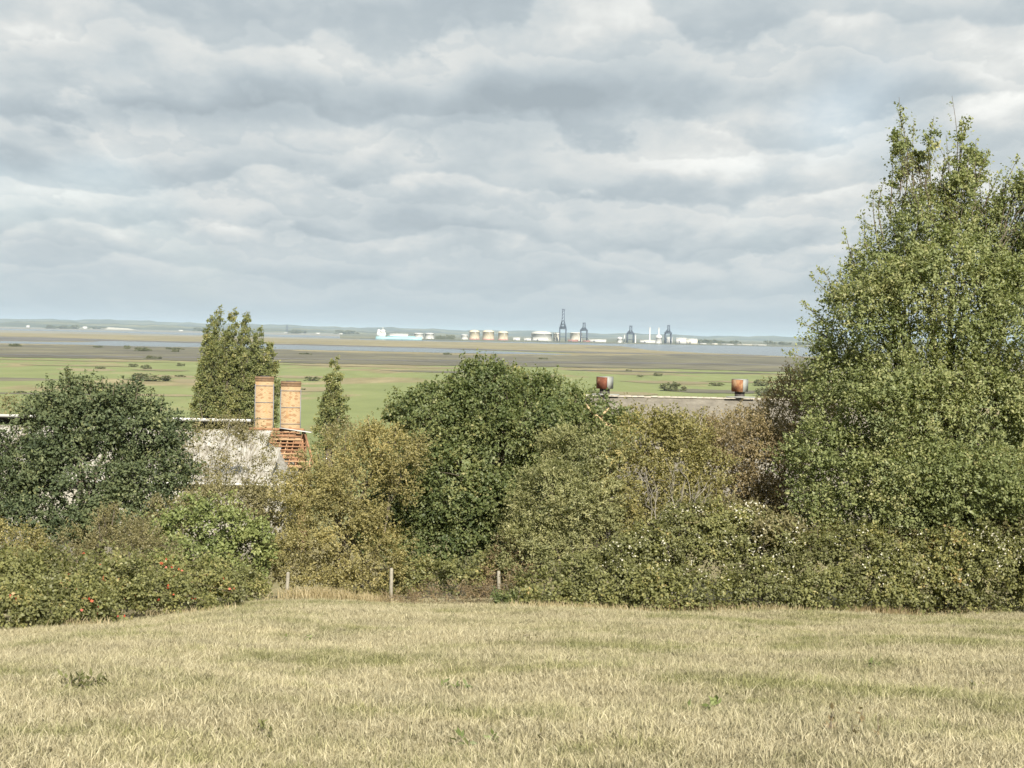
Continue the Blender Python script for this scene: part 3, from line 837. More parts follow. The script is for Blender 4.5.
mb = MB(); mb.add([(xa + .2, yr + .12, zg3), (xh + .2, yr + .12, zg3), (xh + .2, yr + .12, zr - .3), (xa + .2, yr + .12, zr - .3)], [(0, 1, 2, 3)])
mb.build('back_wall', 'timber_orange', e)
mb = MB(); mb.bar((xh - 1.6, yr - .1, zr + .12), (xh + .6, yr - .5, zr - .12), .5, .03); mb.build('lead_flashing', 'fascia_white', e)

# long slate roof on the right with two rusty ventilators
m, t = new_mat('slate')
tc = t.node('ShaderNodeNewGeometry').outputs['Position']
px_, py_, pz_ = t.sep(tc)[:3]
d1 = t.m('ADD', t.m('MULTIPLY', px_, 2.2), t.m('MULTIPLY', pz_, 4.4)); d2 = t.m('SUBTRACT', t.m('MULTIPLY', px_, 2.2), t.m('MULTIPLY', pz_, 4.4))
g1 = t.m('GREATER_THAN', t.m('FRACT', d1), .90); g2 = t.m('GREATER_THAN', t.m('FRACT', d2), .90)
lines = t.m('MAXIMUM', g1, g2)
rn = t.noise(t.v('MULTIPLY', tc, (.9, .9, 2.0)), 1.0, 7.0, .7)
sc_ = t.ramp(rn, [(.3, (.085, .080, .067)), (.5, (.13, .12, .10)), (.7, (.185, .172, .145))])
finish(t, t.mix(t.m('MULTIPLY', lines, .45), sc_, (.13, .11, .095)), .9, .15, lines, .01, .4)
m, t = new_mat('rust')
tc = t.node('ShaderNodeNewGeometry').outputs['Position']
finish(t, t.ramp(t.noise(t.v('MULTIPLY', tc, (2.0, 2.0, 1.2)), 1.0, 5.0, .65), [(.36, (.11, .045, .028)), (.48, (.17, .075, .038)), (.56, (.24, .135, .07)), (.7, (.28, .20, .13))]), .85, .2)
m, t = new_mat('rust_red')
tc = t.node('ShaderNodeNewGeometry').outputs['Position']
finish(t, t.ramp(t.noise(t.v('MULTIPLY', tc, (2.0, 2.0, 1.2)), 1.0, 5.0, .65), [(.40, (.085, .030, .02)), (.58, (.13, .048, .028)), (.70, (.25, .15, .085))]), .85, .2)
plain('galvanised', (.20, .21, .20), .55, .2, 3.0, .4)
YR = 108.0
xa, xb = at(585, 398, YR).x, at(860, 398, YR).x
zr = at(690, 398.0, YR).z; ze = zr - 3.6; zg4 = gz(xa, YR - 6) - .6
e = empty('slate_barn', ((xa + xb) / 2, YR, zg4), 'long grey slate roofed barn behind the yellow and brown bushes', 'barn')
box_walls(e, xa + .3, xb - .3, YR - 5.7, YR + 5.7, zg4, ze, 'wall_grey')
mb = MB()
mb.add([(xa, YR - 6.1, ze - .1), (xb, YR - 6.1, ze - .1), (xb, YR, zr), (xa, YR, zr), (xa, YR - 6.1, ze - .16), (xb, YR - 6.1, ze - .16)], [(0, 1, 2, 3), (4, 5, 1, 0)])
mb.build('roof_slope', 'slate', e)
mb = MB()
mb.add([(xa, YR + 6.1, ze - .1), (xb, YR + 6.1, ze - .1), (xb, YR, zr), (xa, YR, zr)], [(3, 2, 1, 0)]); mb.build('roof_slope', 'slate', e)
rngr = np.random.default_rng(11)
nt = int((xb - xa) / .5); tm = None
for k in range(nt):
    if tm is None:
        q = MB(); q.add([(-.245, -.17, -.05), (.245, -.17, -.05), (.245, 0, .06), (-.245, 0, .06), (-.245, .17, -.05), (.245, .17, -.05)], [(0, 1, 2, 3), (3, 2, 5, 4)], [(0, 3, 4), (1, 5, 2)])
        tm = np_mesh('ridge_tile', np.vstack(q.v), [np.vstack(q.q), np.vstack(q.t)], plain('ridge_clay', (.33, .30, .25), .9, .25, 2.0))
    o = bpy.data.objects.new('ridge_tile', tm); C.objects.link(o); o.parent = e
    o.location = Vector((xa + .25 + k * .5, YR, zr + .05 + rngr.normal(0, .012))) - Vector(e.location)
def ventilator(px0, px1, py0, py1, Y, rmat, label, rz):
    x0, x1 = at(px0, py0, Y).x, at(px1, py0, Y).x; zt, zb = at(px0, py0, Y).z, at(px0, py1, Y).z; cx = (x0 + x1) / 2; wd = (x1 - x0)
    e = empty('roof_ventilator', (cx, Y, zr - .1), label, 'ventilator', 'rusty ventilators on the slate ridge')
    wf = wd * .80
    R = Matrix.Rotation(rz, 3, 'Z')
    def P(x, y, z): q = R @ Vector((x, y, 0)); return (cx + q.x, Y + q.y, z)
    h2 = wf / 2
    def panel(nm, p0, p1, mat):
        mb = MB()
        a_, b_ = Vector(p0), Vector(p1); nrm = Vector((b_.y - a_.y, a_.x - b_.x)).normalized() * .03
        pts = [(a_.x, a_.y), (b_.x, b_.y), (b_.x + nrm.x, b_.y + nrm.y), (a_.x + nrm.x, a_.y + nrm.y)]
        mb.add([P(x, y, zb) for x, y in pts] + [P(x, y, zt) for x, y in pts], [(0, 1, 2, 3), (7, 6, 5, 4), (0, 4, 5, 1), (1, 5, 6, 2), (2, 6, 7, 3), (3, 7, 4, 0)])
        mb.build(nm, mat, e)
    panel('front_panel', (-h2, -h2), (h2, -h2), rmat)
    panel('side_panel', (h2 + .002, -h2), (h2 + .002, h2), 'galvanised')
    panel('side_panel', (-h2 - .002, h2), (-h2 - .002, -h2), rmat)
    panel('rear_panel', (h2, h2), (-h2, h2), rmat)
    mb = MB(); mb.box((cx, Y, zt + .02), (wf * 1.04, wf * 1.04, .05), rz); mb.build('lid', 'galvanised', e)
    mb = MB(); mb.box((cx, Y, (zb + zr - .2) / 2), (wf * .62, wf * .62, zb - zr + .2), rz); mb.build('neck', 'felt_dark', e)
    mb = MB(); mb.box((cx, Y - .5, zr + .16), (wd * 1.9, .12, .10)); mb.build('walkway_rail', 'galvanised', e)
ventilator(597.5, 612.5, 377.0, 388.5, YR, 'rust_red', 'dark red rusty ventilator box by the oak crown', math.radians(-33))
ventilator(732.5, 747.5, 379.5, 391.5, YR, 'rust', 'orange rusty ventilator box by the brown bush', math.radians(-33))

# ------------------------------------------------------------------ vegetation
def unit(v): return v / (np.linalg.norm(v, axis=-1, keepdims=True) + 1e-9)

def leaf_mesh(name, P, A, N, L, W, rnd, clump, mat):
    """one kite-shaped leaf per point: P base, A axis, N normal, L length, W width"""
    A = unit(A); S = unit(np.cross(A, N)); Nn = np.cross(S, A)
    L = L[:, None]; W = W[:, None]
    v0 = P; v1 = P + A * L * .42 + S * W * .5 + Nn * W * .12
    v2 = P + A * L; v3 = P + A * L * .42 - S * W * .5 + Nn * W * .12
    V = np.stack([v0, v1, v2, v3], 1).reshape(-1, 3)
    f = np.arange(len(P) * 4).reshape(-1, 4)
    return np_mesh(name, V, [f], mat, {'rnd': rnd, 'clump': clump})

def sprig_leaves(rng, S, D, Ls, k, leaf, out, droop=.15, curl=.7, up=.45):
    """k leaves along each shoot (start S, direction D, length Ls)"""
    n = len(S)
    t = (np.arange(k)[None, :] + rng.random((n, k))) / k
    t = .08 + .92 * t
    pos = S[:, None, :] + D[:, None, :] * (t * Ls[:, None])[..., None]
    pos[..., 2] -= droop * (t ** 2) * Ls[:, None]
    pos += rng.normal(0, leaf * .30, (n, k, 3))
    ax = D[:, None, :] * .55 + rng.normal(0, curl, (n, k, 3)); ax[..., 2] -= .12
    nm = out[:, None, :] * .8 + np.array([0, 0, up]) + rng.normal(0, .38, (n, k, 3))
    ln = leaf * (.65 + .7 * rng.random((n, k)))
    return pos.reshape(-1, 3), ax.reshape(-1, 3), nm.reshape(-1, 3), ln.reshape(-1)

def lobes_world(lobes, Y, rng, depth=1.0, spread=.0, sub=4):
    out = []
    for lb in lobes:
        px, py, rx, ry = lb[:4]; Yl = Y + (lb[4] if len(lb) > 4 else rng.normal(0, spread))
        c = np.array(at(px, py, Yl)); s = Yl / F
        r = np.array([rx * s, (rx + ry) * .5 * s * depth, ry * s])
        if not sub:
            out.append((c, r)); continue
        out.append((c, r * .80))
        for k in range(sub):
            d = unit(rng.normal(size=3) + np.array([0, -.45, .35]))
            q = .40 + .22 * rng.random()
            out.append((c + d * r * (1.02 - q * .75), r.mean() * q * np.array([1.12, 1.0, .86]) * (.4 + .6 * r / r.mean())))
    return out

def crown(rng, LW, dens=11.0, sprigs=9, leaves=9, leaf=.085, aspect=.62, clump_r=.42, upbias=.35, inner=.35, rough=.14, droop=.15, low=-.55, gap=0.0, cluster=.5, zfloor=None, shoots=None, shoot_leaves=26):
    """leaf clumps over a cluster of lobes. returns arrays and the clump centres of every lobe"""
    Ps, As, Ns, Ls, Rn, Cl = [], [], [], [], [], []
    centres = []
    for li, (c, r) in enumerate(LW):
        area = 4 * math.pi * ((r[0] * r[1]) ** 1.6 / 3 + (r[0] * r[2]) ** 1.6 / 3 + (r[1] * r[2]) ** 1.6 / 3) ** (1 / 1.6)
        clr = clump_r * float(np.clip(r[0] / (clump_r * 1.2), .38, 1.0))
        n = max(3, int(area * dens * .35 / max(clump_r, .1)))
        d = unit(rng.normal(size=(n, 3)))
        ph = rng.random(3) * 6.3
        bump = 1 + rough * (np.sin(d[:, 0] * 4.1 + ph[0]) * np.sin(d[:, 2] * 4.7 + ph[1]) + .6 * np.sin(d[:, 1] * 7 + d[:, 2] * 6 + ph[2]))
        u = np.where(rng.random(n) < inner, .35 + .5 * rng.random(n), .84 + .22 * rng.random(n)) * bump
        keep = (d[:, 2] > low) | (rng.random(n) < .35)
        d, u = d[keep], u[keep]
        cc = c + d * r * u[:, None]
        inside = np.zeros(len(cc))
        for lj, (c2, r2) in enumerate(LW):
            if lj == li: continue
            q = np.linalg.norm((cc - c2) / r2, axis=1)
            inside = np.maximum(inside, (q < .78).astype(float))
        keep = (inside < .5) | (rng.random(len(cc)) < .12)
        fq = 1.9 / (clump_r * 2.4)
        cl = np.sin(cc[:, 0] * fq + 1.7 * np.sin(cc[:, 2] * fq * .7)) + np.sin(cc[:, 2] * fq * 1.25 + 1.3 * np.sin(cc[:, 0] * fq * .6)) + np.sin(cc[:, 1] * fq)
        keep &= (cl > -.40) | (rng.random(len(cc)) < cluster)
        keep &= (d[:, 1] < .45) | (rng.random(len(cc)) < .40)
        if gap: keep &= rng.random(len(cc)) > gap
        if zfloor is not None: keep &= cc[:, 2] > ground_z(cc[:, 0], cc[:, 1]) + zfloor
        cc, d = cc[keep], d[keep]
        centres.append(cc)
        m_ = len(cc)
        if not m_: continue
        out = unit(unit(d * r.mean() / r) + rng.normal(0, .35, d.shape))
        ns = rng.poisson(sprigs, m_) + 2
        idx = np.repeat(np.arange(m_), ns)
        S = cc[idx] + rng.normal(0, clr * .38, (len(idx), 3))
        D = unit(out[idx] * .8 + np.array([0, 0, upbias]) + rng.normal(0, .6, (len(idx), 3)))
        ln = clr * (.45 + .9 * rng.random(len(idx)) ** 2)
        P, A, N, L = sprig_leaves(rng, S, D, ln, leaves, leaf, out[idx], droop)
        ci = np.repeat(idx, leaves)
        cr = np.clip(.5 + .15 * rng.normal(size=m_) + .34 * (rng.random() - .5), 0, 1)
        Ps.append(P); As.append(A); Ns.append(N); Ls.append(L); Rn.append(rng.random(len(P))); Cl.append(cr[ci])
    stems = []
    for sh in (shoots or []):
        a_, b_ = np.array(sh[0]), np.array(sh[1]); fr = sh[2] if len(sh) > 2 else 1.0
        ln = np.linalg.norm(b_ - a_); n = max(3, int(ln / max(.075, leaf * .75)))
        tt = np.linspace(0, 1, 7); side = rng.normal(0, .04 * ln, 3)
        pts = a_ + (b_ - a_) * tt[:, None] + side * (np.sin(tt * math.pi))[:, None]
        stems.append(pts)
        if fr <= 0: continue
        k = int(n * fr); ti = rng.random(k) ** .9 * .97
        base = a_ + (b_ - a_) * ti[:, None] + side * np.sin(ti * math.pi)[:, None]
        D = unit((b_ - a_) / ln * .8 + rng.normal(0, .6, (k, 3)))
        lenk = (.16 + .36 * (1 - ti)) * (.6 + .8 * rng.random(k)) * (.5 + .5 * min(ln, 2))
        P, A, N, L = sprig_leaves(rng, base, D, lenk, 7, leaf, unit(D + rng.normal(0, .3, D.shape)), droop * .5)
        Ps.append(P); As.append(A); Ns.append(N); Ls.append(L); Rn.append(rng.random(len(P))); Cl.append(np.full(len(P), .62) + rng.normal(0, .1, len(P)))
    P, A, N, L = map(np.concatenate, (Ps, As, Ns, Ls))
    return P, A, N, L, L * aspect, np.concatenate(Rn), np.concatenate(Cl), centres, stems

def curve_pts(rng, a, b, n=7, wob=.08, sag=0.0):
    a, b = np.asarray(a, float), np.asarray(b, float)
    t = np.linspace(0, 1, n); ln = np.linalg.norm(b - a)
    p_ = a + (b - a) * t[:, None]
    for k in (1, 2):
        p_ += (rng.normal(0, wob * ln / k, 3))[None, :] * np.sin(t * math.pi * k)[:, None]
    p_[:, 2] += sag * ln * np.sin(t * math.pi)
    return p_

def plant(name, label, cat, lobes, Y, base_px, mat, seed, group=None, bark='bark', trunk_r=.16, stems=1, depth=1.0, spread=.5, limb_twigs=10, extra=None, foliage='crown', twig_mat=None, sub=4, **kw):
    """a tree or bush: trunk (or several stems), a limb to every lobe with its twigs, and a crown of leaves"""
    rng = np.random.default_rng(seed)
    LW = lobes_world(lobes, Y, rng, depth, spread, sub)
    main = list(range(0, len(LW), sub + 1))
    bx = at(base_px, 560, Y).x; bz = gz(bx, Y)
    e = empty(name, (bx, Y, bz), label, cat, group)
    shp = [((np.array(at(*s[0], Y + s[2] if len(s) > 2 else Y))), np.array(at(*s[1], Y + (s[2] if len(s) > 2 else 0))), (s[3] if len(s) > 3 else 1.0)) for s in kw.pop('shoots_px', [])]
    P, A, N, L, W, R_, Cc, centres, stem_pts = crown(rng, LW, shoots=shp, **kw)
    ok = P[:, 2] > ground_z(P[:, 0], P[:, 1]) - .02
    P, A, N, L, W, R_, Cc = [q[ok] for q in (P, A, N, L, W, R_, Cc)]
    me = leaf_mesh(foliage, P - np.array(e.location), A, N, L, W, R_, Cc, mat)
    co = bpy.data.objects.new(foliage, me); C.objects.link(co); co.parent = e; co['kind'] = 'stuff'
    zmean = np.mean([c[2] for c, r in LW]); cm = np.mean([c for c, r in LW], axis=0)
    fork = np.array([bx * .6 + cm[0] * .4, Y * .6 + cm[1] * .4, bz + max(.4, (zmean - bz) * .45)])
    starts = []
    for k in range(stems):
        off = np.array([rng.normal(0, .35), rng.normal(0, .3), 0]) * (k > 0)
        b0 = np.array([bx, Y, bz - .15]) + off; b0[2] = gz(b0[0], b0[1]) - .15
        f0 = fork + off * 2.2 + np.array([0, 0, rng.normal(0, .1)])
        p_ = curve_pts(rng, b0, f0, 8, .05)
        rr = trunk_r * np.array([1.5, 1.12, 1.0, .95, .9, .85, .8, .72]) / (1 + .35 * (stems - 1))
        mb = MB(); mb.tube(p_, rr, 9); mb.build('trunk', bark, e, True)
        starts.append(p_)
    for li in main:
        c, r = LW[li]
        sp = starts[li % len(starts)]
        s0 = sp[rng.integers(4, 8)]
        p_ = curve_pts(rng, s0, c + np.array([0, r[1] * .35, r[2] * .45]), 8, .05, .03)
        r0 = trunk_r * (.30 + .18 * rng.random()) * float(np.clip(r[0] / .9, .16, 1.0))
        mb = MB(); mb.tube(p_, np.linspace(r0, r0 * .25, 8), 6)
        cc = np.vstack(centres[li:li + sub + 1])
        if len(cc):
            pick = rng.choice(len(cc), min(len(cc), limb_twigs), replace=False)
            for q in pick:
                j = rng.integers(3, 8)
                tp = curve_pts(rng, p_[j], cc[q], 5, .08, .04)
                mb.tube(tp, np.linspace(r0 * .30, .006, 5), 4, False)
        mb.build('limb', twig_mat or bark, e)
    if stem_pts:
        mb = MB()
        for p_ in stem_pts: mb.tube(p_, np.linspace(.022, .005, len(p_)), 4, False)
        mb.build('shoots', twig_mat or bark, e)
    if extra: extra(e, rng, LW, centres)
    return e

def sprinkle(part, e, rng, centres, frac, n, size, mat, pred=None, out=.34):
    """a scatter of small odd leaves or seed heads over the clumps of a plant"""
    cc = np.vstack([c for c in centres if len(c)])
    if pred is not None: cc = cc[pred(cc)]
    pick = cc[rng.choice(len(cc), max(1, int(len(cc) * frac)), replace=False)]
    P = np.repeat(pick, n, 0) + rng.normal(0, .11, (len(pick) * n, 3)) + np.array([0, -out, .10])
    me = leaf_mesh(part, P - np.array(e.location), rng.normal(size=P.shape), rng.normal(0, .6, P.shape) + np.array([.2, -.7, .5]), size * (.6 + .8 * rng.random(len(P))), size * (.5 + .5 * rng.random(len(P))), rng.random(len(P)), rng.random(len(P)), mat)
    o = bpy.data.objects.new(part, me); C.objects.link(o); o.parent = e; o['kind'] = 'stuff'

# --- tall hedgerow tree at the right
plant('hedgerow_tree', 'tall spreading green tree at the right with upright spires against the sky', 'tree',
      [(925, 228, 38, 42), (985, 242, 46, 40), (1055, 258, 60, 62), (892, 272, 42, 44), (868, 325, 50, 44, -.5), (940, 300, 66, 58, -.8), (1012, 320, 70, 66, -.6),
       (838, 388, 36, 50), (890, 395, 64, 56, -1.0), (975, 405, 76, 64, -1.2), (1062, 385, 80, 84, -.8), (838, 462, 48, 44, -.6), (905, 478, 66, 44, -1.5), (985, 482, 66, 46, -1.5),
       (1065, 480, 80, 56, -1.2), (908, 184, 9, 24), (958, 186, 13, 26), (850, 296, 26, 28), (1014, 206, 32, 22), (900, 150, 5, 22), (914, 160, 5, 20), (930, 156, 5, 22), (961, 154, 6, 22), (976, 174, 7, 18), (1040, 190, 16, 22), (1090, 300, 60, 80), (832, 505, 42, 28, -.8), (895, 515, 50, 26, -1.2), (965, 515, 60, 28, -1.2), (1050, 515, 70, 34, -1.0)],
      42.0, 945, 'leaf_tall', 21, trunk_r=.26, stems=3, spread=.5, dens=9.6, leaf=.088, sprigs=8, leaves=8, clump_r=.42, upbias=.5, rough=.18, inner=.36, cluster=.74, limb_twigs=10,
      shoots_px=[((905, 200), (897, 108)), ((900, 190), (899, 97), 0, .35), ((914, 195), (914, 122)), ((925, 195), (934, 116)), ((950, 200), (952, 96), 0, .12), ((955, 200), (962, 122)), ((962, 200), (967, 118)),
                 ((970, 200), (984, 160)), ((972, 220), (990, 150), 0, .6), ((880, 250), (873, 192)), ((884, 240), (885, 178), 0, .6), ((858, 275), (845, 232)), ((850, 280), (852, 245)), ((842, 305), (812, 276)), ((840, 310), (822, 268)),
                 ((835, 330), (801, 300)), ((830, 340), (798, 322)), ((830, 360), (788, 352)), ((828, 352), (800, 335)), ((1000, 205), (1018, 158)), ((985, 205), (1000, 172)), ((1010, 200), (1026, 168)), ((1030, 200), (1045, 150)), ((938, 190), (944, 150)), ((890, 215), (893, 160)),
                 ((930, 200), (926, 140), 0, .8), ((975, 210), (976, 140), 0, .7), ((1040, 215), (1036, 170)), ((1060, 215), (1066, 150)), ((948, 215), (946, 135), 0, .5), ((895, 235), (888, 205)), ((865, 295), (856, 262)), ((990, 215), (1008, 182)), ((870, 260), (864, 214)), ((815, 400), (786, 388)), ((815, 430), (784, 440))])

# --- round oak in the middle, with a pale broken limb
def oak_extra(e, rng, LW, centres):
    Yb = 47.2
    mb = MB()
    pts = [at(612, 428, Yb), at(604, 424, Yb), at(598, 418, Yb - .1), at(590, 410, Yb), at(586, 404, Yb + .2)]
    mb.tube([tuple(q) for q in pts], [.10, .09, .07, .05, .02], 8)
    pts = [at(600, 421, Yb), at(604, 413, Yb), at(609, 408, Yb + .2)]
    mb.tube([tuple(q) for q in pts], [.06, .045, .02], 7)
    o = mb.build('broken_limb', 'bark_tan', e); o['label'] = 'pale tan broken limb showing bare wood'
plant('oak_tree', 'broad dark green oak in the middle of the hedge with a pale broken limb', 'tree',
      [(490, 396, 44, 28), (432, 408, 36, 26), (542, 406, 40, 26, .5), (584, 422, 34, 22), (440, 438, 56, 38, -.6), (515, 436, 58, 42, -.8), (566, 440, 44, 36, -.2), (402, 488, 46, 44, -.6), (470, 498, 58, 48, -1.2), (475, 515, 40, 30, -1.6),
       (535, 498, 48, 48, -.8), (430, 545, 52, 36, -1.0), (500, 552, 46, 32, -1.0), (382, 530, 34, 34, -.4), (602, 432, 30, 20, -.4), (624, 420, 16, 9, -.2), (402, 414, 14, 16), (470, 380, 14, 12), (505, 378, 16, 10), (542, 386, 12, 9)],
      48.0, 480, 'leaf_oak', 22, trunk_r=.3, spread=.4, dens=9.5, leaf=.098, sprigs=8, leaves=8, clump_r=.40, aspect=.7, upbias=.3, rough=.16, low=-.4, cluster=.7, inner=.42, extra=oak_extra,
      shoots_px=[((488, 376), (491, 355)), ((470, 374), (468, 362)), ((512, 372), (514, 362)), ((543, 384), (545, 372)), ((398, 412), (395, 388)), ((574, 404), (576, 394)), ((450, 392), (447, 380)), ((420, 396), (416, 385))])

# --- olive bush left of the oak
plant('hawthorn_bush', 'feathery olive yellow bush left of the oak, behind two fence posts', 'bush',
      [(342, 468, 36, 28), (384, 452, 36, 28, .6), (308, 506, 34, 34), (350, 505, 46, 44, -.6), (345, 548, 50, 42, -.8), (398, 470, 26, 34, 1.0), (302, 556, 28, 34, -.6), (372, 572, 36, 24, -1.0), (318, 585, 30, 16, -.8), (360, 588, 40, 14, -1.2), (405, 580, 26, 20, -.4)],
      44.0, 345, 'leaf_olive', 23, trunk_r=.13, stems=3, dens=9.0, leaf=.068, sprigs=8, leaves=9, clump_r=.34, aspect=.6, upbias=.55, rough=.2, inner=.3,
      shoots_px=[((320, 465), (314, 446)), ((345, 450), (346, 432)), ((370, 430), (368, 416)), ((395, 445), (396, 425)), ((285, 500), (276, 482))])

# --- bushes right of the oak
plant('willow_bush', 'pale silvery olive bush against the right side of the oak', 'bush',
      [(575, 460, 36, 34), (548, 500, 38, 40, -.3), (590, 505, 40, 42, -.6), (540, 545, 34, 34, -.5), (585, 550, 40, 34, -.9), (515, 560, 20, 22, -.3), (605, 470, 26, 34)],
      43.0, 565, 'leaf_pale', 24, trunk_r=.11, stems=3, dens=9.0, leaf=.092, aspect=.42, sprigs=9, leaves=9, clump_r=.36, upbias=.4, rough=.18)
plant('yellow_bush', 'yellowing bush with bare grey twigs below the slate roof', 'bush',
      [(640, 450, 36, 32), (672, 455, 34, 34, .4), (622, 490, 38, 42, -.4), (665, 500, 40, 40, -.5), (640, 530, 46, 36, -.8), (690, 440, 26, 26, .8), (655, 425, 26, 12, .6), (612, 540, 30, 30, -.8), (702, 478, 28, 34, -.2), (690, 505, 30, 26, -.4)],
      43.5, 650, 'leaf_yellow', 25, trunk_r=.12, stems=2, dens=9.0, leaf=.078, sprigs=8, leaves=8, clump_r=.36, upbias=.45, rough=.2, twig_mat='bark_grey', limb_twigs=16,
      shoots_px=[((630, 435), (628, 416)), ((655, 425), (656, 410)), ((680, 430), (684, 412)), ((700, 425), (705, 408))])
plant('brown_hawthorn', 'brownish thinning hawthorn bush between the slate roof and the tall tree', 'bush',
      [(748, 448, 38, 34), (790, 405, 34, 32, .4), (772, 462, 44, 40, -.4), (812, 445, 36, 46), (722, 462, 28, 28), (800, 492, 36, 34, -.6), (745, 490, 36, 28, -.4), (815, 395, 24, 26, .6), (765, 425, 24, 20, .3), (740, 515, 40, 26), (800, 522, 42, 24), (735, 426, 24, 16, .4), (705, 438, 28, 20, .4), (772, 498, 42, 24, -.9), (735, 485, 30, 26, -.6)],
      45.5, 775, 'leaf_brown', 26, trunk_r=.12, stems=4, dens=9.0, leaf=.066, sprigs=8, leaves=8, clump_r=.34, upbias=.5, rough=.2, limb_twigs=14,
      shoots_px=[((775, 395), (768, 376)), ((790, 385), (788, 364)), ((805, 385), (803, 362)), ((740, 425), (735, 408)), ((720, 440), (716, 420)), ((760, 415), (757, 396)), ((815, 380), (818, 358))])

# --- dead shrub: bare grey branches
def dead_shrub():
    rng = np.random.default_rng(5)
    Y = 40.5; bx = at(682, 560, Y).x; bz = gz(bx, Y)
    e = empty('dead_shrub', (bx, Y, bz), 'bare pale grey dead branches standing above the brambles', 'dead shrub')
    def rec(mb, p, d, ln, r, dep):
        b = p + d * ln
        pts = curve_pts(rng, p, b, 5, .06)
        mb.tube(pts, np.linspace(r, r * .6, 5), 5 if dep > 1 else 4, False)
        if dep == 0: return
        for k in range(rng.integers(2, 4)):
            d2 = unit(d + rng.normal(0, .5, 3) + np.array([0, -.05, .12]))
            rec(mb, pts[rng.integers(2, 5)], d2, ln * (.55 + .25 * rng.random()), r * .58, dep - 1)
    for (px, py) in ((655, 478), (668, 470), (692, 482), (702, 476), (648, 498), (712, 494), (680, 486)):
        tgt = np.array(at(px, py, Y + rng.normal(0, .3))); s = np.array([bx + rng.normal(0, .3), Y + rng.normal(0, .2), bz + .6])
        d = unit(tgt - s); ln = np.linalg.norm(tgt - s)
        mb = MB(); mb.tube(curve_pts(rng, np.array([bx, Y, bz - .1]), s, 4, .05), [.04, .035, .03, .028], 6)
        mb.tube(curve_pts(rng, s, s + d * ln * .55, 5, .05), np.linspace(.028, .02, 5), 6)
        rec(mb, s + d * ln * .55, d, ln * .32, .018, 2)
        mb.build('branch', 'bark_grey', e)
dead_shrub()

# --- dark tree at the left and bushes round it
plant('dark_tree', 'dense dark blue green tree at the left in front of the white barn', 'tree',
      [(95, 418, 54, 28), (48, 432, 36, 30, .4), (140, 430, 42, 32, .5), (18, 478, 38, 42), (78, 470, 56, 42, -.6), (142, 478, 42, 42, -.2), (50, 525, 46, 32, -.8), (115, 522, 46, 34, -.8), (-25, 490, 40, 60), (172, 460, 22, 30, .4), (70, 400, 26, 16, .3), (120, 402, 24, 14, .3), (-60, 520, 40, 50)],
      50.0, 80, 'leaf_dark', 27, trunk_r=.2, stems=2, dens=8.2, leaf=.115, sprigs=8, leaves=7, clump_r=.42, aspect=.62, upbias=.5, rough=.34, inner=.36, cluster=.62,
      shoots_px=[((70, 400), (68, 385)), ((90, 398), (92, 382)), ((112, 398), (114, 386)), ((136, 400), (139, 383)), ((52, 410), (50, 393)), ((160, 415), (163, 398)), ((36, 420), (30, 396)), ((125, 405), (127, 385)), ((150, 410), (153, 390)), ((20, 440), (10, 420)), ((176, 440), (188, 422)), ((80, 400), (78, 380)), ((104, 398), (103, 378))])
plant('thin_tree', 'thin grey olive tree in front of the right end of the white barn', 'tree',
      [(205, 455, 30, 26), (245, 448, 26, 22), (225, 488, 44, 24, -.4), (188, 490, 28, 26), (258, 482, 26, 24), (185, 435, 20, 16), (230, 432, 22, 14)],
      55.0, 222, 'leaf_weedy', 28, trunk_r=.09, stems=3, dens=4.6, leaf=.08, sprigs=7, leaves=7, clump_r=.42, upbias=.5, rough=.22, inner=.1, gap=.42, twig_mat='bark_grey',
      shoots_px=[((200, 440), (196, 424)), ((228, 430), (230, 416)), ((250, 440), (254, 424)), ((265, 460), (275, 446))])
plant('bright_bush', 'fresh bright green bush between the left brambles and the olive bush', 'bush',
      [(215, 526, 42, 28), (182, 548, 32, 32), (243, 556, 28, 32), (212, 566, 46, 30, -.6), (160, 560, 18, 22), (258, 535, 14, 18)],
      43.5, 215, 'leaf_bright', 29, trunk_r=.09, stems=3, dens=8.0, leaf=.095, sprigs=8, leaves=8, clump_r=.32, aspect=.7, upbias=.35, rough=.2,
      shoots_px=[((200, 505), (196, 492)), ((225, 505), (228, 494)), ((180, 525), (172, 512))])
plant('weedy_shrub', 'tan olive weedy shrub at the foot of the dark tree', 'bush',
      [(108, 545, 38, 26), (75, 556, 30, 22), (142, 550, 30, 24), (110, 520, 14, 16, .3)], 40.0, 105, 'leaf_weedy', 30, trunk_r=.05, stems=4, dens=7, leaf=.065, clump_r=.28, upbias=.9, rough=.22, aspect=.45,
      shoots_px=[((100, 530), (98, 508)), ((112, 525), (115, 504)), ((130, 535), (133, 515))])
plant('weedy_shrub', 'olive weedy shrub at the left edge below the dark tree', 'bush',
      [(12, 552, 36, 24), (-35, 548, 36, 30), (40, 560, 20, 16)], 38.0, 0, 'leaf_olive', 31, trunk_r=.05, stems=4, dens=7, leaf=.065, clump_r=.28, upbias=.8, rough=.2)
plant('hedge_shrub', 'dull olive shrub filling the gap between the bright bush and the thin tree', 'bush',
      [(215, 505, 30, 18), (255, 512, 26, 26), (175, 515, 26, 22), (275, 530, 18, 34)], 46.0, 230, 'leaf_weedy', 32, trunk_r=.06, stems=3, dens=6.5, leaf=.075, clump_r=.3, upbias=.6, rough=.2)

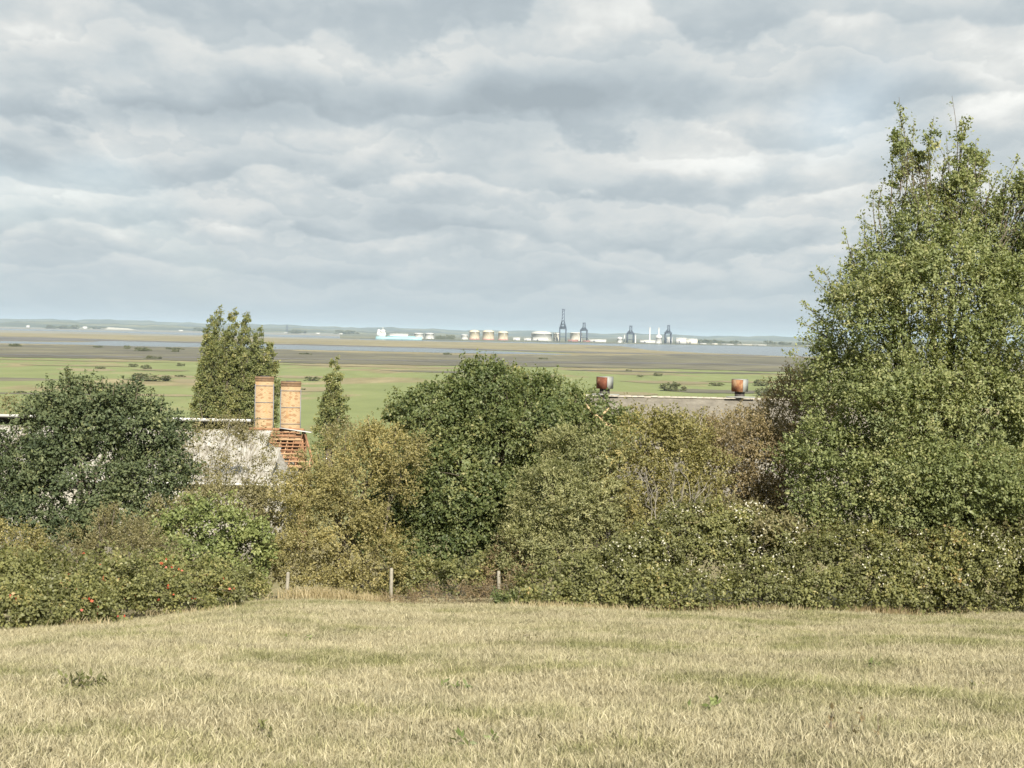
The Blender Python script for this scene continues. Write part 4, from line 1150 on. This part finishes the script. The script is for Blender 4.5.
# --- brambles along the edge of the field
def seeds(frac, lo, hi):
    def f(e, rng, LW, centres):
        x0, x1 = at(lo, 560, 39).x, at(hi, 560, 39).x
        sprinkle('seed_heads', e, rng, centres, frac, 9, .06, 'seed_head', lambda c: (c[:, 0] > x0) & (c[:, 0] < x1) & (c[:, 2] > ground_z(c[:, 0], c[:, 1]) + .9))
    return f
def reds(frac):
    def f(e, rng, LW, centres): sprinkle('red_leaves', e, rng, centres, frac, 4, .085, 'leaf_red', out=.2)
    return f
BR = dict(dens=11.0, leaf=.080, sprigs=7, leaves=7, clump_r=.27, aspect=.72, upbias=.25, rough=.22, inner=.15, low=-.2, droop=.3, cluster=.65, trunk_r=.03, stems=4, limb_twigs=8, zfloor=.02)
plant('bramble_thicket', 'low green bramble thicket with white fluffy seed heads under the yellow bush', 'brambles',
      [(560, 588, 36, 20, .3), (605, 580, 40, 28), (650, 562, 44, 36, .2), (695, 545, 44, 38, .4), (735, 548, 44, 40, .4), (640, 594, 44, 20, -1.4), (700, 592, 50, 22, -1.3), (760, 592, 44, 24, -1.2), (590, 598, 34, 14, -1.2), (550, 602, 24, 10, -.9), (525, 592, 22, 16, .4), (690, 520, 26, 16, .6), (770, 560, 34, 36)],
      40.0, 660, 'leaf_bramble', 33, extra=seeds(.16, 600, 800), shoots_px=[((560 + 18 * i, 574 - 4 * min(i, 9)), (556 + 18 * i + (i * 11) % 17, 548 - 4 * min(i, 9) + (i * 7) % 13), 0, .8) for i in range(12)], **BR)
plant('bramble_thicket', 'bramble thicket with scattered white seed heads at the foot of the tall tree', 'brambles',
      [(815, 560, 36, 26, .4), (860, 552, 34, 30, .2), (912, 564, 40, 26), (960, 556, 36, 34), (1010, 562, 42, 28, .2), (1065, 552, 50, 40), (1120, 556, 50, 40), (925, 580, 40, 24, -.2), (985, 572, 38, 30, .2), (1040, 582, 42, 24, .2), (870, 578, 36, 28, -.2), (820, 594, 46, 20, -.6), (880, 594, 50, 20, -.2), (945, 594, 50, 20, .4), (1010, 594, 50, 20, .8), (1080, 590, 60, 24, -.6)],
      39.5, 940, 'leaf_bramble', 34, extra=seeds(.07, 800, 1100), shoots_px=[((820 + 17 * i, 556 + (i * 7) % 13), (816 + 17 * i + (i * 11) % 19, 520 + (i * 13) % 23), 0, .8) for i in range(13)], **BR)
plant('clematis_tangle', 'brown grey tangle full of white fluffy seed heads between tall tree and brambles', 'climber',
      [(700, 520, 28, 16), (735, 518, 32, 16), (780, 530, 34, 18), (835, 543, 30, 15), (885, 532, 30, 20), (938, 546, 32, 15), (985, 530, 28, 22), (1040, 540, 40, 20)], 40.4, 880, 'leaf_weedy', 43, extra=seeds(.12, 680, 1000), **dict(BR, leaf=.07, dens=10.0))
plant('bramble_thicket', 'wide bramble thicket with a few red leaves at the left edge of the field', 'brambles',
      [(10, 586, 48, 32, -1.5), (60, 582, 48, 32, .2), (110, 584, 44, 28, 2), (160, 582, 40, 24, 3.6), (205, 582, 36, 20, 5.6), (240, 585, 26, 16, 7.5), (-50, 588, 50, 40, -2), (10, 612, 48, 20, -3.0), (60, 607, 44, 18, -1.2), (112, 603, 42, 16, 1.0), (165, 599, 40, 14, 3.2), (212, 596, 34, 12, 5.6), (-40, 612, 50, 24, -3.6), (-100, 590, 60, 44, -3)],
      34.0, 80, 'leaf_bramble', 35, extra=reds(.05), **BR)
plant('bramble_thicket', 'low bramble tangle under the oak behind the brown brush heap', 'brambles',
      [(420, 580, 26, 16), (455, 576, 30, 18), (490, 574, 28, 20), (520, 570, 24, 22), (400, 588, 18, 10)], 43.0, 460, 'leaf_bramble', 42, extra=seeds(.04, 400, 560), **BR)
plant('dry_brush', 'low brown heap of dead bramble stems between the second and third fence posts', 'brush',
      [(400, 600, 22, 9), (430, 598, 30, 13), (465, 595, 30, 15), (495, 594, 22, 14), (450, 606, 30, 6, -.4)], 40.5, 450, 'leaf_dry', 36, trunk_r=.02, stems=4, sub=2, dens=8, leaf=.08, aspect=.22, sprigs=7, leaves=6, clump_r=.22, upbias=.5, rough=.2, inner=.3, zfloor=.02, twig_mat='bark', limb_twigs=16)
plant('nettle_clump', 'dark green leafy clump at the near end of the brown brush heap', 'weeds',
      [(520, 600, 18, 10), (540, 602, 14, 8), (500, 604, 12, 7)], 39.8, 520, 'leaf_oak', 37, trunk_r=.02, stems=3, dens=14, leaf=.09, aspect=.5, sprigs=6, leaves=6, clump_r=.2, upbias=.8, zfloor=.02)
plant('rust_shrub', 'small rusty brown twiggy shrub beside the third fence post', 'bush',
      [(505, 562, 16, 22), (520, 575, 14, 16), (492, 580, 12, 12)], 42.0, 508, 'leaf_dry', 38, trunk_r=.03, stems=3, dens=10, leaf=.06, sprigs=6, leaves=6, clump_r=.24, upbias=.7, gap=.2)
plant('low_shrub', 'small olive bush right below the lone poplar', 'bush',
      [(352, 440, 30, 14), (385, 436, 20, 14), (330, 446, 16, 10)], 100.0, 355, 'leaf_weedy', 39, trunk_r=.1, stems=3, dens=3.2, leaf=.15, sprigs=7, leaves=7, clump_r=.7, upbias=.5)
plant('low_shrub', 'tan olive bush at the left edge above the barn roof', 'bush',
      [(8, 412, 22, 14), (-25, 412, 26, 18), (28, 418, 10, 8)], 118.0, 0, 'leaf_weedy', 40, trunk_r=.1, stems=3, dens=2.8, leaf=.17, sprigs=7, leaves=7, clump_r=.8, upbias=.5)
plant('low_shrub', 'olive creeper bush draped over the barn roof edge by the chimneys', 'bush',
      [(222, 429, 22, 6), (247, 436, 10, 8), (195, 428, 10, 6)], 84.0, 225, 'leaf_weedy', 41, trunk_r=.06, stems=2, dens=4, leaf=.11, sprigs=7, leaves=6, clump_r=.5, upbias=.6, gap=.2)

# --- poplars
def poplar(px_base, px_top, ytop, wpx, Y, seed, label, ybot=440, group='poplars in the row'):
    """a flame-shaped crown: a bundle of narrow upright plumes"""
    rng = np.random.default_rng(seed + 900)
    H = ybot - ytop; lobes = []; sh = []
    for j, (ox, top) in enumerate(((0, 0), (-.55, .16), (.55, .20), (-.95, .38), (.95, .42), (.2, .30), (-.3, .5), (.6, .62), (-.75, .66))):
        y1 = ytop + top * H; x1 = px_top + ox * wpx * .75 + rng.normal(0, 1.0); x0 = px_base + ox * wpx * .62
        n = max(3, int((ybot - y1) / 13))
        for k in range(n):
            u = (k + .5) / n
            if j > 4 and u < .35: continue
            lobes.append((x0 + (x1 - x0) * u ** 1.3, ybot - (ybot - y1) * u, wpx * .50 * (1 - .55 * u ** 3), 8.5, rng.normal(-.6, .5) * (1 if j else 0)))
        sh.append(((x1 - 1.2, y1 + 9), (x1 + 1.4, y1 - 4), 0, .9))
    return plant('poplar_tree', label, 'tree', lobes, Y, px_base, 'leaf_poplar', seed, group=group, trunk_r=.3, spread=.25, sub=0, cluster=.9, dens=4.4, leaf=.23, aspect=.75, sprigs=6, leaves=6, clump_r=.75, upbias=1.6, rough=.15, inner=.2, limb_twigs=1, shoots_px=sh)
poplar(202, 211, 319, 11, 190, 51, 'leftmost poplar of the row behind the chimneys')
poplar(214, 221, 310, 12, 194, 52, 'tallest poplar of the row, second from its left end')
poplar(226, 234, 312, 12, 190, 53, 'tall poplar in the middle of the row behind the chimneys')
poplar(239, 249, 315, 12, 193, 54, 'poplar in the row with its tip just left above the taller chimney')
poplar(251, 261, 330, 12, 189, 55, 'lower poplar rising right behind the taller chimney')
poplar(262, 272, 345, 10, 192, 56, 'rightmost and lowest poplar of the row, behind both chimneys')
poplar(326, 336, 360, 12, 165, 57, 'lone poplar standing right of the two chimneys', 450, None)

# --- scrub on the marsh: one bush mesh, copied
def marsh_bush_mesh(seed):
    rng = np.random.default_rng(seed)
    LW = [(np.array([x, 0.1 * x, .35 + .1 * rng.random()]), np.array([.42, .4, .42 + .12 * rng.random()])) for x in (-.6, -.25, .1, .42, .7)]
    P, A, N, L, W, R_, Cc, cen, st = crown(rng, LW, dens=5.2, leaf=.16, sprigs=5, leaves=5, clump_r=.16, rough=.2, inner=.1)
    ok = P[:, 2] > -.05
    return leaf_mesh('foliage', P[ok], A[ok], N[ok], L[ok], W[ok], R_[ok], Cc[ok], 'leaf_marsh')
MBM = [marsh_bush_mesh(k) for k in (70, 71, 72)]
mb = MB(); mb.tube([(0, 0, -.1), (.02, 0, .2), (.05, 0, .45)], [.05, .04, .02], 6)
STEM = np_mesh('stem', np.vstack(mb.v), [np.vstack(mb.q), np.vstack(mb.t)], 'bark')
rngm = np.random.default_rng(77)
def marsh_bush(px, py, wpx, hpx, label, group='bushes dotted over the marsh'):
    c = on_plane(px, py, ZM); s = c.y / F
    e = empty('marsh_bush', (c.x, c.y, ZM), label, 'bush', group)
    k = int(rngm.integers(0, 3))
    o = bpy.data.objects.new('foliage', MBM[k]); C.objects.link(o); o.parent = e; o['kind'] = 'stuff'
    o.scale = (wpx * s / 2.1, wpx * s / 2.1, hpx * s / .95)
    o2 = bpy.data.objects.new('stem', STEM); C.objects.link(o2); o2.parent = e; o2.scale = o.scale
SH = 'small dark low bush dotted over the green marsh'
MB_LABELS = {(133, 367): 'small bush just left of a rounder one, seaward of the largest mound', (146, 369): 'round bush straight seaward of the largest dark mound', (20, 393): 'low bush on the pasture near the left edge',
    (300, 390): 'low bush on the pasture left of the lone poplar top', (760, 386): 'tall marsh bush right of the orange ventilator, the upper one', (765, 396): 'tall marsh bush right of the orange ventilator, the lower one', (595, 396): 'marsh bush left of the dark red ventilator',
    (716, 386): 'long low marsh bush left of the orange ventilator', (72, 379): 'flat marsh bush above the dark tree top'}
marsh_bush(146, 381, 40, 7, 'largest dark green mound of scrub on the marsh, left of the poplars')
marsh_bush(672, 391, 24, 8, 'olive marsh bush between the two ventilators')
marsh_bush(312, 381, 15, 4, 'dark bush on the green pasture between chimney and lone poplar')
for (px, py, wv, hv_) in ((133, 367, 9, 3), (146, 369, 10, 4), (180, 366, 8, 3), (72, 379, 12, 2), (100, 369, 10, 2), (180, 377, 10, 2), (657, 376, 9, 3), (716, 386, 14, 3), (640, 377, 6, 2),
        (300, 390, 9, 2), (20, 393, 12, 2), (628, 371, 6, 1.6), (760, 386, 16, 6), (765, 396, 20, 8), (595, 396, 14, 5)):
    marsh_bush(px, py, wv, hv_, MB_LABELS.get((px, py), SH))
SH2 = 'dark scrub bush in the row along the creek'
for k in range(24):
    px = -20 + rngm.random() * 300 if k < 18 else rngm.random() * 560
    py = yh(px) + 23.0 + rngm.random() * 3.2
    marsh_bush(px, py, 5 + rngm.random() * 10, 1.6 + rngm.random() * 2.2, SH2, 'scrub along the creek')
marsh_bush(152, 359, 16, 3, 'dark bush on the seaward edge of the green marsh left of the poplars')
SH3 = 'dark tree clump among the terminal tanks'
for k in range(7):
    px = 437 + k * 2.6; c = on_plane(px, yh(px) + 7.6, ZM)
    marsh_bush(px, yh(px) + 7.6, 4.5, 3 + rngm.random() * 1.2, SH3, 'dark trees right of the white tanks')
for k in range(22):
    px = (-30 + rngm.random() * 380) if k < 13 else 700 + rngm.random() * 110
    marsh_bush(px, yh(px) + (4.2 if k < 13 else 5.8) + rngm.random() * .6, 6 + rngm.random() * 12, 2.0 + rngm.random() * 1.6, 'far dark tree clump on the other side of the estuary', 'far trees across the estuary')

# ------------------------------------------------------------------ fence posts
for (px, y0, y1, lean, lab) in ((286.5, 572, 598, .6, 'first weathered fence post from the left, by the straw clump'), (391, 568, 597, 0, 'second weathered fence post, before the oak'), (499, 571, 597, -.4, 'third weathered fence post, half hidden in the brush')):
    Y = 41.2
    c = at(px, y1, Y); x = c.x; z0 = gz(x, Y); zt = at(px, y0, Y).z
    mb = MB()
    dxl = lean * .06
    mb.tube([(x, Y, z0 - .3), (x + dxl * .5, Y, (z0 + zt) / 2), (x + dxl, Y, zt - .03), (x + dxl, Y, zt)], [.055, .053, .052, .035], 9)
    o = mb.build('fence_post', 'post_wood'); tag(o, lab, 'post', 'fence posts along the hedge')

# ------------------------------------------------------------------ dry grass of the field
m, t = new_mat('dry_grass')
oi = t.node('ShaderNodeObjectInfo')
r = t.node('ShaderNodeAttribute', attribute_name='rnd').outputs['Fac']
loc = oi.outputs['Location']
big = t.noise(t.v('MULTIPLY', loc, (1.0, 1.6, 0.0)), 0.22, 4.0, 0.6)
sml = t.noise(loc, 1.4, 3.0, 0.6)
green = t.smooth(t.m('ADD', t.m('MULTIPLY', big, .6), t.m('ADD', t.m('MULTIPLY', sml, .35), t.m('MULTIPLY', oi.outputs['Random'], .10))), .49, .66)
green = t.m('MINIMUM', t.m('ADD', green, t.m('MULTIPLY', t.smooth(t.sep(loc)[0], 1.0, 7.0), t.m('MULTIPLY', t.smooth(big, .42, .60), .45))), 1.0)
straw = t.ramp(r, [(.0, (.185, .163, .095)), (.35, (.295, .266, .168)), (.7, (.380, .348, .232)), (1.0, (.475, .442, .315))])
greenc = t.ramp(r, [(.0, (.11, .12, .05)), (.5, (.19, .195, .085)), (1.0, (.30, .29, .15))])
gc = t.mix(green, straw, greenc)
tone = t.noise(t.v('MULTIPLY', loc, (1.0, 2.2, 0.0)), 0.55, 4.0, 0.65)
gc = t.mix(1.0, gc, t.ramp(tone, [(.30, (.74, .74, .72)), (.50, (.98, .97, .96)), (.70, (1.18, 1.16, 1.12))]), 'MULTIPLY')
b = t.node('ShaderNodeBsdfPrincipled'); t.l.new(gc, b.inputs['Base Color']); b.inputs['Roughness'].default_value = .6; b.inputs['Specular IOR Level'].default_value = .25
tr = t.node('ShaderNodeBsdfTranslucent'); t.l.new(gc, tr.inputs['Color'])
mx = t.node('ShaderNodeMixShader'); mx.inputs[0].default_value = .3
t.l.new(b.outputs[0], mx.inputs[1]); t.l.new(tr.outputs[0], mx.inputs[2])
t.l.new(mx.outputs[0], t.node('ShaderNodeOutputMaterial').inputs['Surface'])

def tuft_mesh(seed, nb=46, rad=.13, hmin=.04, hmax=.20, mat='dry_grass', wid=.0034):
    rng = np.random.default_rng(seed)
    V, Q, T, Rn = [], [], [], []
    Rq, Rt = [], []
    n0 = 0
    lean0 = rng.normal(0, .14, 2) + np.array([.08, 0])
    for k in range(nb):
        rr = rad * math.sqrt(rng.random()); an = rng.random() * 6.283
        b0 = np.array([rr * math.cos(an), rr * math.sin(an), -.02])
        h = hmin + (hmax - hmin) * rng.random() ** 1.6
        ln = lean0 + rng.normal(0, .55, 2)
        side = unit(rng.normal(size=3) * np.array([1, 1, .1])); wd = wid * (.6 + .8 * rng.random())
        p1 = b0 + np.array([ln[0] * h * .35, ln[1] * h * .35, h * .6]); p2 = b0 + np.array([ln[0] * h * 1.1, ln[1] * h * 1.1, h])
        V += [b0 - side * wd, b0 + side * wd, p1 + side * wd * .8, p1 - side * wd * .8, p2]
        Q.append((n0, n0 + 1, n0 + 2, n0 + 3)); T.append((n0 + 3, n0 + 2, n0 + 4)); n0 += 5
        q = rng.random(); Rq.append(q); Rt.append(min(1, q + .08))
    return np_mesh('tuft', np.array(V), [np.array(Q), np.array(T)], mat, {'rnd': np.array(Rq + Rt)})

tufts = bpy.data.collections.new('tuft_sources')
for k in range(8):
    tall = k >= 6
    o = bpy.data.objects.new('tuft', tuft_mesh(100 + k, 26 if tall else 72, .12 if tall else .17, .035, .14 if tall else [.055, .06, .07, .075, .085, .09][k]))
    tufts.objects.link(o)

def grass_area(name, label, pts_fn, density, smin, smax, seed, coll):
    me = pts_fn()
    o = bpy.data.objects.new(name, me); C.objects.link(o)
    tag(o, label, 'grass', kind='stuff')
    ng = bpy.data.node_groups.new(name, 'GeometryNodeTree')
    ng.interface.new_socket('Geometry', in_out='INPUT', socket_type='NodeSocketGeometry')
    ng.interface.new_socket('Geometry', in_out='OUTPUT', socket_type='NodeSocketGeometry')
    N = ng.nodes; Lk = ng.links
    gi, gout = N.new('NodeGroupInput'), N.new('NodeGroupOutput')
    dp = N.new('GeometryNodeDistributePointsOnFaces'); dp.inputs['Density'].default_value = density; dp.inputs['Seed'].default_value = seed
    ci = N.new('GeometryNodeCollectionInfo'); ci.inputs['Collection'].default_value = coll; ci.inputs['Separate Children'].default_value = True; ci.inputs['Reset Children'].default_value = True
    ip = N.new('GeometryNodeInstanceOnPoints'); ip.inputs['Pick Instance'].default_value = True
    rv = N.new('FunctionNodeRandomValue'); rv.data_type = 'FLOAT_VECTOR'
    rv.inputs[0].default_value = (-.12, -.12, 0); rv.inputs[1].default_value = (.12, .12, 6.283)
    rs = N.new('FunctionNodeRandomValue'); rs.data_type = 'FLOAT'
    rs.inputs[2].default_value = smin; rs.inputs[3].default_value = smax
    Lk.new(gi.outputs[0], dp.inputs['Mesh']); Lk.new(dp.outputs['Points'], ip.inputs['Points'])
    Lk.new(ci.outputs[0], ip.inputs['Instance']); Lk.new(rv.outputs[0], ip.inputs['Rotation']); Lk.new(rs.outputs[1], ip.inputs['Scale'])
    Lk.new(ip.outputs[0], gout.inputs[0])
    md = o.modifiers.new('scatter', 'NODES'); md.node_group = ng
    return o

def field_patch(y0, y1, margin=3.0):
    def f():
        ys_ = np.arange(y0, y1 + .01, .5); tsn = np.linspace(-1, 1, 61)
        hw = ys_ * .40 + margin
        Xp = tsn[None, :] * hw[:, None]; Yp = np.repeat(ys_[:, None], 61, 1)
        Zp = ground_z(Xp, Yp) + .004
        v = np.stack([Xp, Yp, Zp], -1).reshape(-1, 3)
        ii, jj = np.meshgrid(np.arange(len(ys_) - 1), np.arange(60), indexing='ij'); a = (ii * 61 + jj).ravel()
        return np_mesh('grass', v, [np.stack([a, a + 1, a + 62, a + 61], 1)], 'ground_grass')
    return f
grass_area('grass', 'dry straw coloured meadow grass of the near field', field_patch(7.0, 22.0), 80, .75, 1.35, 3, tufts)
grass_area('grass', 'dry straw coloured meadow grass further down the field', field_patch(22.0, 47.0), 46, .85, 1.4, 4, tufts)

# straw clump and field weeds
def tall_grass(px, py, Y, seed, label, n, wid_m, hmax, mat='dry_grass'):
    rng = np.random.default_rng(seed); x = at(px, py, Y).x; z = gz(x, Y)
    parts_v, Q, T, R = [], [], [], []; n0 = 0
    Rq, Rt = [], []
    for k in range(n):
        bx_, by_ = rng.normal(0, wid_m, 2) * np.array([1, .5]); h = hmax * (.4 + .6 * rng.random()); bz_ = gz(x + bx_, Y + by_) - z
        ln = rng.normal(0, .3, 2); side = unit(rng.normal(size=3) * np.array([1, 1, .1])); wd = .008
        b0 = np.array([bx_, by_, bz_ - .03]); p1 = b0 + np.array([ln[0] * h * .3, ln[1] * h * .3, h * .6]); p2 = b0 + np.array([ln[0] * h, ln[1] * h, h])
        parts_v += [b0 - side * wd, b0 + side * wd, p1 + side * wd, p1 - side * wd, p2]
        Q.append((n0, n0 + 1, n0 + 2, n0 + 3)); T.append((n0 + 3, n0 + 2, n0 + 4)); n0 += 5
        q = .4 + .6 * rng.random(); Rq.append(q); Rt.append(q)
    me = np_mesh('blades', np.array(parts_v), [np.array(Q), np.array(T)], mat, {'rnd': np.array(Rq + Rt), 'clump': np.array(Rq + Rt)})
    e = empty('grass_clump', (x, Y, z), label, 'grass clump')
    o = bpy.data.objects.new('blades', me); C.objects.link(o); o.parent = e; o['kind'] = 'stuff'
tall_grass(322, 600, 40.6, 1, 'tall pale straw clump at the hedge foot right of the first fence post', 1400, .6, .5, 'straw')
tall_grass(365, 600, 40.9, 2, 'straw clump at the hedge foot left of the second fence post', 700, .6, .38, 'straw')
tall_grass(885, 612, 38.2, 3, 'reddish straw clump at the foot of the right brambles', 500, .5, .4, 'leaf_dry')
tall_grass(690, 612, 38.4, 4, 'thin straw clump at the foot of the middle brambles', 300, .6, .35, 'leaf_dry')

for i, (px, Yg_, lab) in enumerate(((560, 38.0, 'thin straw fringe at the hedge foot below the pale silvery bush'), (620, 37.8, 'thin straw fringe at the hedge foot below the yellow bush'), (765, 38.0, 'thin straw fringe at the hedge foot below the brown hawthorn'), (830, 38.6, 'thin straw fringe at the hedge foot under the left side of the tall tree'),
        (950, 39.6, 'thin straw fringe at the hedge foot under the middle of the tall tree'), (1005, 40.0, 'thin straw fringe at the hedge foot near the right edge'), (60, 31.6, 'thin straw fringe at the foot of the left brambles'), (170, 37.0, 'thin straw fringe where the left brambles run back to the fence'))):
    tall_grass(px, 605, Yg_, 30 + i, lab, 420, .75, .30, 'straw')

def ground_hit(px, py):
    d = ray(px, py); lo, hi = 2.0, 60.0
    for _ in range(40):
        mid = (lo + hi) / 2; p_ = EYE + d * (mid / d.y)
        if p_.z > gz(p_.x, p_.y): lo = mid
        else: hi = mid
    p_ = EYE + d * (lo / d.y); return Vector((p_.x, p_.y, gz(p_.x, p_.y)))

def dock(px, py, n, hgt, seed, label, mat='leaf_bramble', leaf=.11):
    rng = np.random.default_rng(seed); c = ground_hit(px, py)
    e = empty('dock_weed', c, label, 'weed', 'dark weeds in the field')
    for k in range(n):
        x = rng.normal(0, .16); y = rng.normal(0, .1); h = hgt * (.5 + .6 * rng.random())
        pts = curve_pts(rng, (x, y, -.03), (x + rng.normal(0, .05), y, h), 5, .05)
        mb = MB(); mb.tube(pts + np.array(c), np.linspace(.007, .003, 5), 5); st = mb.build('stalk', 'bark', e)
        kk = 9; i = rng.integers(0, 5, kk)
        P = pts[i]; A = rng.normal(0, .7, (kk, 3)) + np.array([0, 0, .45]); Nn = rng.normal(0, .5, (kk, 3)) + np.array([0, -.4, .8])
        me = leaf_mesh('leaves', P, A, Nn, leaf * (.5 + .6 * rng.random(kk)), leaf * .38 * np.ones(kk), rng.random(kk) * .6, rng.random(kk) * .6, mat)
        o = bpy.data.objects.new('leaves', me); C.objects.link(o); o.parent = st; o['kind'] = 'stuff'
dock(80, 690, 6, .15, 1, 'darker dock plant, left one of the two leafy weeds in the field')
dock(102, 688, 5, .13, 2, 'dock plant, right one of the two leafy weeds in the field')
dock(834, 735, 5, .22, 3, 'thin brown weed stalk in the grass at lower right', 'leaf_brown', .09)
dock(455, 690, 4, .09, 4, 'small low green weed in the middle of the field', 'leaf_bright', .10)
dock(470, 744, 4, .08, 5, 'small green weed near the bottom edge of the field', 'leaf_bright', .10)
dock(700, 712, 5, .08, 6, 'low green weed patch in the field right of the middle', 'leaf_bright', .10)
for i, (px, py, lab) in enumerate(((92, 728, 'low brownish weed at the lower left of the field'), (240, 738, 'dull low weed near the bottom edge left of the middle'), (300, 642, 'small dark weed high in the field below the first fence post'), (528, 640, 'small dark weed below the dark leafy clump'),
        (745, 641, 'dull weed patch high in the field under the middle brambles'), (880, 668, 'small weed high in the field at the right'), (560, 742, 'brownish weed near the bottom edge right of the middle'), (975, 690, 'low green weed near the right edge of the field'))):
    dock(px, py, 4, .07 + .02 * (i % 3), 20 + i, lab, ['leaf_weedy', 'leaf_bramble', 'leaf_bright'][i % 3], .08)
